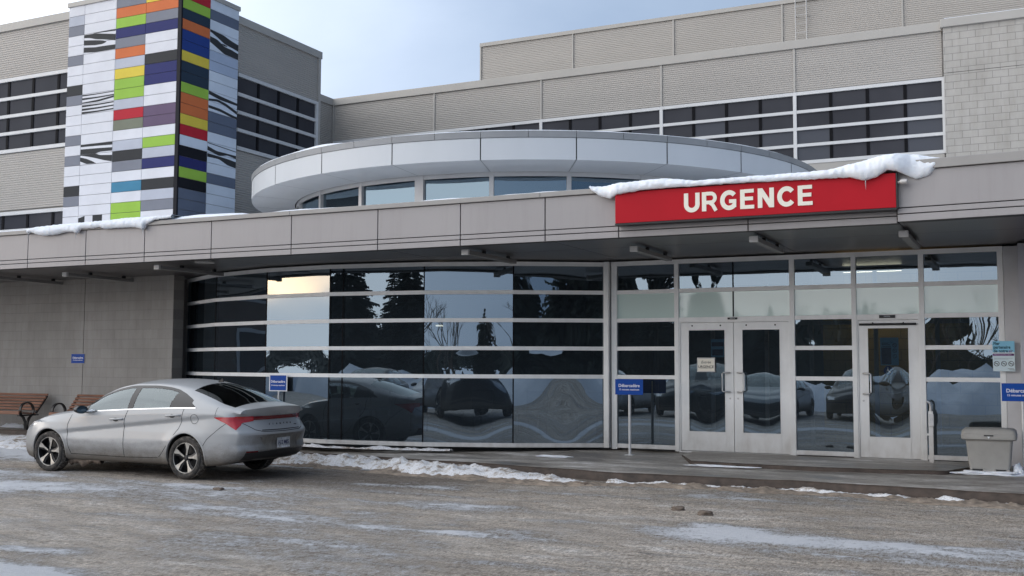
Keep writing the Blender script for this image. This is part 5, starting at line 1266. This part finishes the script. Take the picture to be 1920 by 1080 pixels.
    for s_ in (1, -1): rows_rear('bumper_reflector', s_ * .52, s_ * .70, lambda y: .43, .412, 'tail_dark', .008, 10, 2)
    g = MB(); line_on('', [(-.70, .835), (-.56, .735), (-.44, .705), (0, .695), (.44, .705), (.56, .735), (.70, .835)], .009, 'dark_joint', rearp, 60, g=g, both=False, s_=1)
    g.build('shut_line', car, smooth=60)
    g = MB(); line_on('', [(-.45, .725), (0, .72), (.45, .725)], .014, 'gloss_black', rearp, 40, g=g, both=False); g.build('boot_trim', car)
    # plate
    g = MB(); g.box(-1.088, -1.082, -.155, .155, .455, .60, 'plate_dirty'); pl = g.build('licence_plate', car)
    text_mesh('H12 M85', .085, 'poster_blue', pl, (-1.0885, 0, .525), rot=(radians(90), 0, radians(-90)), ext=.001, bold=.001, sx=.8)
    g = MB(); g.box(-1.092, -1.08, -.15, .15, .445, .475, 'dirty_snow'); g.build('snow_crust', pl)
    p0 = rearp(.0, .81); P_ = MB()
    for i, ch_ in enumerate('ELANTRA'):
        y = .255 - i * .085; q = rearp(y, .80, .003); text_mesh(ch_, .045, 'dark_joint', car, q, rot=(radians(82), 0, radians(-90)), ext=.001, bold=.001, name='badge_letter')
    q = rearp(-.37, .775, .003); text_mesh('HYBRID', .022, 'dark_joint', car, q, rot=(radians(82), 0, radians(-90)), ext=.001, name='badge_letter')
    q = rearp(0, .985, .004); g = MB(); g.grid([[(q[0], q[1] + r_ * 1.6 * cos(a), q[2] + r_ * sin(a)) for r_ in (.026, .032)] for a in np.linspace(0, 2 * pi, 28)], 'chrome')
    for yy in (-.016, .016): g.face([(q[0], yy - .005, q[2] - .018), (q[0], yy + .003, q[2] - .018), (q[0], yy + .009, q[2] + .018), (q[0], yy + .001, q[2] + .018)], 'chrome')
    g.face([(q[0], -.016, q[2] - .008), (q[0], -.016, q[2] - .002), (q[0], .020, q[2] + .006), (q[0], .020, q[2] + .0)], 'chrome'); g.build('badge', car)
    # spoiler lip
    g = MB(); P = []
    for y in np.linspace(-.75, .75, 48):
        q = abs(y) / .75; e = 1 - q ** 3.5; tp = top(-.80 + .06 * q ** 2, y * .985, 0); rz = rearp(y * .985, .932, .002); zt = tp[2]; xe = rz[0] - .075 * e - .004
        ze = 1.066 - .05 * q ** 2.2; ze = ze if q < .9 else ze - (q - .9) * .25
        P.append([(tp[0], y, zt + .002), (tp[0] * .5 + xe * .5, y, zt * .5 + ze * .5 + .004), (xe + .02, y, ze + .002), (xe, y, ze - .004), (xe + .006, y, ze - .018), ((xe + rz[0]) / 2 - .006, y, (ze + rz[2]) / 2 - .01), (rz[0], y, rz[2])])
    g.grid(P, paint); g.build('spoiler', car, smooth=30)
    g = MB(); g.prism([(.17, -.004, 1.40), (.05, -.004, 1.405), (.065, -.004, 1.455), (.085, -.004, 1.46)], (0, .008, 0), 'gloss_black'); g.build('antenna_fin', car)
    # front details
    for s_ in (1, -1): patch('headlight', [(3.36, .70), (3.30, .715), (3.15, .735), (3.0, .745)], [(3.40, .635), (3.30, .655), (3.15, .69), (3.0, .742)], 'lamp_clear', side, 20, 4, .004, (s_,))
    def frontp(y, z, off=.004):
        h = hit((6, y, z), (-1, 0, 0)); return (h.x + off, h.y, h.z) if h else (3.5, y, z)
    for nm, y0, y1, z0, z1, mt in (('grille', -.62, .62, .30, .60, 'gloss_black'), ('headlight', -.76, -.50, .62, .69, 'lamp_clear'), ('headlight', .50, .76, .62, .69, 'lamp_clear')):
        g = MB(); g.grid([[frontp(y, z) for z in np.linspace(z0, z1, 5)] for y in np.linspace(y0, y1, 24)], mt); g.build(nm, car, smooth=60)
    # arches, wheels
    for cx, cz in AC:
        for s_ in (1, -1):
            g = MB(); P = []
            for a in np.linspace(radians(-18), radians(198), 60):
                x, z = cx + AR * cos(a), cz + AR * sin(a); px_, _, pz_ = x, 0, z
                o1 = side(cx + (AR + .028) * cos(a), cz + (AR + .028) * sin(a), s_, .004); o2 = side(cx + (AR + .008) * cos(a), cz + (AR + .008) * sin(a), s_, .006)
                yb_ = o2[1]; P.append([o1, o2, (cx + (AR - .004) * cos(a), yb_ - s_ * .002, cz + (AR - .004) * sin(a)), (cx + (AR - .004) * cos(a), yb_ - s_ * .04, cz + (AR - .004) * sin(a))])
            g.grid(P, paint); g.build('arch_lip', car, smooth=50)
            g = MB(); g.lathe([(AR + .004, s_ * .86), (AR + .004, s_ * .60), (0, s_ * .59)], 'black_plastic', 40, 'Y', (cx, 0, cz), radians(-25), radians(205)); g.build('arch_liner', car, smooth=60)
    def wheel(x, s_):
        wc = empty('wheel', (x, s_ * .80, .316)); wc.parent = car; R0 = .313; g = MB()
        pr = [(.222, s_ * .085), (.232, s_ * .098), (.268, s_ * .106), (.290, s_ * .100), (.303, s_ * .088), (R0, s_ * .06), (R0 + .002, 0), (R0, -s_ * .06), (.302, -s_ * .09), (.27, -s_ * .105), (.222, -s_ * .09)]
        g.lathe(pr, 'rubber', 64, 'Y', mats=['rubber'] * 4 + ['tread'] * 4 + ['rubber'] * 2)
        n0 = len(g.v)
        for k in range(n0):
            v = Vector(g.v[k]); rr = math.hypot(v.x, v.z)
            if rr > .296:
                e = .007 * fbm(v.x * 22 + x, v.z * 22, v.y * 22 + s_) + .003 * abs(sin(atan2(v.z, v.x) * 32)); g.v[k] = (v.x * (1 + e / rr), v.y, v.z * (1 + e / rr))
        g.build('tyre', wc, smooth=40)
        g = MB(); g.lathe([(.226, s_ * .088), (.219, s_ * .092), (.213, s_ * .086), (.205, s_ * .02), (.203, -s_ * .08)], 'rim_silver', 48, 'Y', mats=['rim_silver', 'rim_silver', 'rim_black', 'rim_black'])
        g.lathe([(.203, -s_ * .02), (.14, -s_ * .01), (.0, -s_ * .01)], 'rim_black', 32, 'Y')
        g.lathe([(.0, s_ * .076), (.028, s_ * .074), (.034, s_ * .066), (.05, s_ * .05), (.055, s_ * 0)], 'rim_black', 24, 'Y')
        for k in range(5):
            a = 2 * pi * k / 5 + radians(100)
            def pol(r_, da, d_): return (r_ * cos(a + da), s_ * d_, r_ * sin(a + da))
            # bright machined blade, widening to the rim, with a sharp point, and its darker second blade
            pts = [pol(.045, .25, .068), (pol(.13, .16, .074)), pol(.214, .20, .088), pol(.216, -.20, .088), pol(.13, -.06, .078), pol(.040, -.25, .068)]
            g.prism(pts, (0, -s_ * .022, 0), 'rim_black', 'rim_silver')
            pts = [pol(.040, -.25, .060), pol(.13, -.065, .066), pol(.214, -.22, .076), pol(.214, -.34, .07), pol(.12, -.30, .06), pol(.045, -.6, .056)]
            g.prism(pts, (0, -s_ * .02, 0), 'rim_black')
        g.build('rim', wc, smooth=30)
    for x in (0, 2.72):
        for s_ in (1, -1): wheel(x, s_)
    # cabin
    def seat(x, y):
        g = MB(); g.box(x - .05, x + .45, y - .24, y + .24, .42, .60, 'interior_grey'); g.box(x - .16, x - .02, y - .23, y + .23, .55, 1.08, 'interior_grey', rot=Matrix.Rotation(radians(-12), 3, 'Y')); g.box(x - .24, x - .14, y - .12, y + .12, 1.09, 1.25, 'interior_grey')
        g.build('seat', car, smooth=60, bevel=.03)
    seat(1.15, .36); seat(1.15, -.36)
    g = MB(); g.box(.10, .62, -.62, .62, .42, .60, 'interior_grey'); g.box(-.02, .12, -.60, .60, .55, 1.06, 'interior_grey', rot=Matrix.Rotation(radians(-14), 3, 'Y'))
    for y in (-.38, .38): g.box(-.10, -.02, y - .12, y + .12, 1.06, 1.17, 'interior_grey')
    g.build('rear_seat', car, bevel=.03, smooth=60)
    g = MB(); g.box(1.80, 2.2, -.72, .72, .70, .97, 'black_plastic'); g.lathe([(.175, 0), (.19, .012), (.175, .024)], 'black_plastic', 28, 'X', (1.62, .36, .90)); g.box(1.63, 1.66, .34, .38, .74, 1.06, 'black_plastic'); g.box(1.66, 1.85, .34, .38, .88, .92, 'black_plastic'); g.build('dashboard', car)
    g = MB(); g.box(-.75, 2.3, -.80, .80, .30, .33, 'black_plastic'); g.box(-.72, -.02, -.70, .70, .98, 1.0, 'black_plastic'); g.build('cabin_floor', car)
    # slush hanging behind the front wheel and under the tail
    return car
CARP = Vector((-11.208, 13.03, 0)); 
car = build_car('paint_grey'); car.location = CARP; car.rotation_euler = (radians(-.3), 0, atan2(-.0254, -.9997))
tag(car, 'silver grey four-door sedan with salt stained flanks parked before the curved glass', 'car')
def hang(x0, x1, y, z0, seed):
    g = MB(); P = []
    for x in np.arange(x0, x1, .02):
        d = .07 + .10 * max(0, fbm(x * 5, seed, 1, 4) + .5) * (1 - (x1 - x) / (x1 - x0) * .7); P.append([(x, y + .05 * sin(a) + .02 * fbm(x * 9, a, 2), z0 - d * (1 - cos(a)) / 2 + .01 * fbm(x * 20, a * 3, 3)) for a in np.linspace(0, 2 * pi, 14)])
    g.grid(P, 'slush_clod'); return g.build('frozen_slush', car, smooth=70)
hang(1.75, 2.42, .74, .235, 3)

# ------------------------------------------------------------------ what stands behind the photographer, seen mirrored in the glass
def conifer(name, h, r, seed):
    rnd = random.Random(seed); g = MB(); tr = MB(); tr.tube([(0, 0, 0), (0, 0, h * .5), (0, 0, h * .98)], [h * .018, h * .011, .01], 'bark', 7)
    z = h * .06
    while z < h * .99:
        q = 1 - z / h; rr = r * (q ** .85) * rnd.uniform(.75, 1.12); nb = int(12 + 14 * q)
        for k in range(nb):
            a = rnd.random() * 2 * pi; L_ = rr * rnd.uniform(.7, 1.1); dr = -.25 * L_
            for m_ in range(5):
                t0 = .15 + .85 * m_ / 5; t1 = t0 + .26; w_ = .13 * L_ * (1.2 - t0) + .05
                p0 = Vector((cos(a) * L_ * t0, sin(a) * L_ * t0, z + dr * t0 ** 1.5)); p1 = Vector((cos(a) * L_ * min(1.05, t1), sin(a) * L_ * min(1.05, t1), z + dr * t1 ** 1.5 + rnd.uniform(-.05, .05)))
                s_ = Vector((-sin(a), cos(a), rnd.uniform(-.5, .2))) * w_
                g.face([p0 + s_ * .3, p1 + s_ + Vector((0, 0, -.12)), p1 + Vector((0, 0, .04))], 'needles'); g.face([p0 - s_ * .3, p1 - s_ + Vector((0, 0, -.12)), p1 + Vector((0, 0, .04))], 'needles')
        z += h * .022 * rnd.uniform(.7, 1.2)
    root = empty(name); tr.build('trunk', root); g.build('crown', root, recalc=False); return root
def bare(name, h, seed):
    rnd = random.Random(seed); g = MB()
    def br(p, d, l_, r_, n_):
        q = p + d * l_; g.tube([p, p + d * l_ * .5 + Vector((rnd.uniform(-.04, .04) * l_,) * 3), q], [r_, r_ * .8, r_ * .55], 'twig', 5, cap=False)
        if n_ == 0: return
        for _ in range(rnd.choice((2, 3))):
            dd = (d + Vector((rnd.uniform(-.7, .7), rnd.uniform(-.7, .7), rnd.uniform(-.1, .5)))).normalized(); br(q, dd, l_ * rnd.uniform(.6, .82), r_ * .55, n_ - 1)
    br(Vector((0, 0, 0)), Vector((0, 0, 1)), h * .3, h * .02, 5)
    root = empty(name); g.build('trunk', root); return root
protos = [conifer('spruce_tree', 9.5, 2.3, 1), conifer('spruce_tree', 8, 2.2, 2), conifer('spruce_tree', 11, 2.6, 3)]
spots = [(-29, -22, 1.0, 2), (-26.5, -24, .92, 0), (-24, -21, 1.05, 2), (-21.5, -25, 1.0, 0), (-19, -22, .98, 1), (-17.2, -25, .8, 0), (-31.5, -26, 1.1, 0), (-34, -24, 1.1, 2),
         (-14, -29, .68, 1), (-9, -32, .62, 0), (12, -18, 1.0, 2), (15, -21, 1.05, 0), (18, -17, .95, 2), (21, -20, 1.1, 0), (24, -15, 1.1, 1), (27, -12, 1.0, 2), (30, -16, 1.2, 0), (9, -30, .66, 1), (3, -34, .6, 0), (-27.5, -27, .95, 1), (-22.5, -28, .95, 1), (-20, -27, .9, 2), (-17.5, -29, .85, 0), (13.5, -25, 1.0, 0), (10.5, -21, .95, 1), (16.5, -24, 1.1, 2), (19.5, -25, 1.0, 1), (22.5, -24, 1.0, 2), (25.5, -19, 1.05, 0), (-40, -30, .8, 1), (-46, -22, .55, 0)]
rnd = random.Random(5)
for k in range(24): spots.append((rnd.uniform(-38, -15), rnd.uniform(-36, -27), rnd.uniform(.55, .85), rnd.choice((0, 1, 2))))
for k in range(26): spots.append((rnd.uniform(9, 36), rnd.uniform(-30, -15), rnd.uniform(.65, 1.15), rnd.choice((0, 1, 2))))
names = ['tall dark spruce', 'dark spruce', 'full dark spruce']
for i, (x, y, s_, k) in enumerate(spots):
    o = copy_tree(protos[k]); o.location = (x, y, -.1); o.scale = (s_, s_, s_); o.rotation_euler = (0, 0, i * 1.7)
    side_ = 'mirrored in the glass above the double doors' if x < -16 else ('mirrored low in the glass of the right bays' if x < 10 else 'mirrored in the last facet of the curved glass')
    tag(o, '%s %s' % (names[k], side_), 'tree', 'spruces across the car park')
for p in protos:
    for ch in list(p.children): bpy.data.objects.remove(ch)
    bpy.data.objects.remove(p)
bp = bare('bare_tree', 6.5, 5)
bspots = [(-3, -27, 1), (0, -29, .9), (3, -27, .85), (-5.5, -30, .95), (6, -29, 1.05), (-1.5, -24, .7), (-12, -27, .9)]
for i, (x, y, s_) in enumerate(bspots):
    o = bp if i == 0 else copy_tree(bp); o.location = (x, y, -.1); o.scale = (s_,) * 3; o.rotation_euler = (0, 0, i * 2.1)
    tag(o, 'leafless small tree mirrored in the middle of the curved glass', 'tree', 'leafless trees across the car park')
# far treeline, lower in two stretches
def low_at(x): return 1 - .55 * float(sstep(-6, -3, x) * (1 - sstep(14, 18, x))) - .6 * float(1 - sstep(-80, -68, x))
g = MB(); rnd = random.Random(11); P = []
for x in np.arange(-110, 90.1, .7):
    hh = (5.2 + 1.3 * fbm(x * .12, 2) + 1.0 * fbm(x * .6, 5) + .5 * fbm(x * 2.1, 9)) * low_at(x); P.append([(x, -59.5, -.1), (x, -60, hh * .6), (x, -61 + fbm(x, 3), hh), (x, -65, hh * .7), (x, -67, -.1)])
g.grid(P, 'needles')
for k in range(30000):
    x = rnd.uniform(-110, 90); hh = (6.3 + 1.3 * fbm(x * .12, 2) + 1.0 * fbm(x * .6, 5)) * low_at(x); y = -62 + rnd.uniform(-4, 4); z = rnd.uniform(0, 1) ** .8 * hh; s_ = rnd.uniform(.15, .4)
    a = Vector((x, y, z)); g.face([a + Vector((rnd.uniform(-s_, s_), rnd.uniform(-s_, s_), rnd.uniform(-s_, s_) * .8)) for _ in range(3)], 'needles')
tag(g.build('treeline', recalc=False), 'dark far treeline beyond the car park, mirrored in the glass', 'treeline', kind='stuff')
# ploughed banks behind the parked cars
o = lumpy('snow_bank', np.arange(-45, 35, .5), lambda x: -9 + sin(x * .2), lambda x: 2.6, lambda x: 1.15 + .35 * fbm(x * .3, 8), 'far_snow', -.06, 31, ny=12); tag(o, 'long ploughed snow bank behind the parked cars', 'snow bank', kind='stuff')
# parked cars, mirrored in the doors and the low panes
def parked(x, y, mats, label, sz=1.0, rz=pi / 2):
    c = copy_tree(car); c.location = (x, y, -.01); c.rotation_euler = (0, 0, rz); c.scale = (1, 1, sz)
    for ch in list(c.children):
        if ch.name.startswith('frozen_slush'): bpy.data.objects.remove(ch); continue
        if ch.type == 'MESH' and any(m_ and m_.name == 'paint_grey' for m_ in ch.data.materials):
            ch.data = ch.data.copy()
            for k, m_ in enumerate(ch.data.materials):
                if m_.name == 'paint_grey': ch.data.materials[k] = M[mats]
    tag(c, label, 'car', 'cars parked across the road')
parked(-16.2, -2.9, 'paint_dark', 'dark parked car, first from the far end, mirrored in the glass', 1.05)
parked(-13.4, -2.7, 'paint_white', 'white parked car facing the hospital, mirrored in the glass', 1.1)
parked(-10.6, -3.0, 'paint_dark', 'tall dark parked car between the white and the grey one, mirrored', 1.2)
parked(-7.9, -2.8, 'paint_grey', 'grey parked car facing the hospital, mirrored in the left door', 1.0)
parked(-5.1, -3.2, 'paint_dark', 'black parked car facing the hospital, mirrored beside the single door', 1.18)
# brick building far down the road on the left, mirrored in the left facets
fbld = empty('brick_building', (-62, 10, 0), label='dark brick building far along the road, mirrored in the left panes', cat='building')
g = MB(); g.box(-8, 8, -14, 14, -.1, 12, 'far_brick'); g.build('wall', fbld); g = MB(); g.box(-8.2, 8.2, -14.2, 14.2, 12, 12.5, 'trim_beige'); g.build('roof', fbld)
for k in range(6):
    for j in range(3):
        g = MB(); g.box(8.0, 8.05, -12.5 + k * 4.3, -10.6 + k * 4.3, 1.5 + j * 3.7, 3.6 + j * 3.7, 'white_frame'); w_ = g.build('window', fbld); g = MB(); g.box(8.06, 8.08, -12.35 + k * 4.3, -10.75 + k * 4.3, 1.65 + j * 3.7, 3.45 + j * 3.7, 'glass_dark'); g.build('glass', w_)
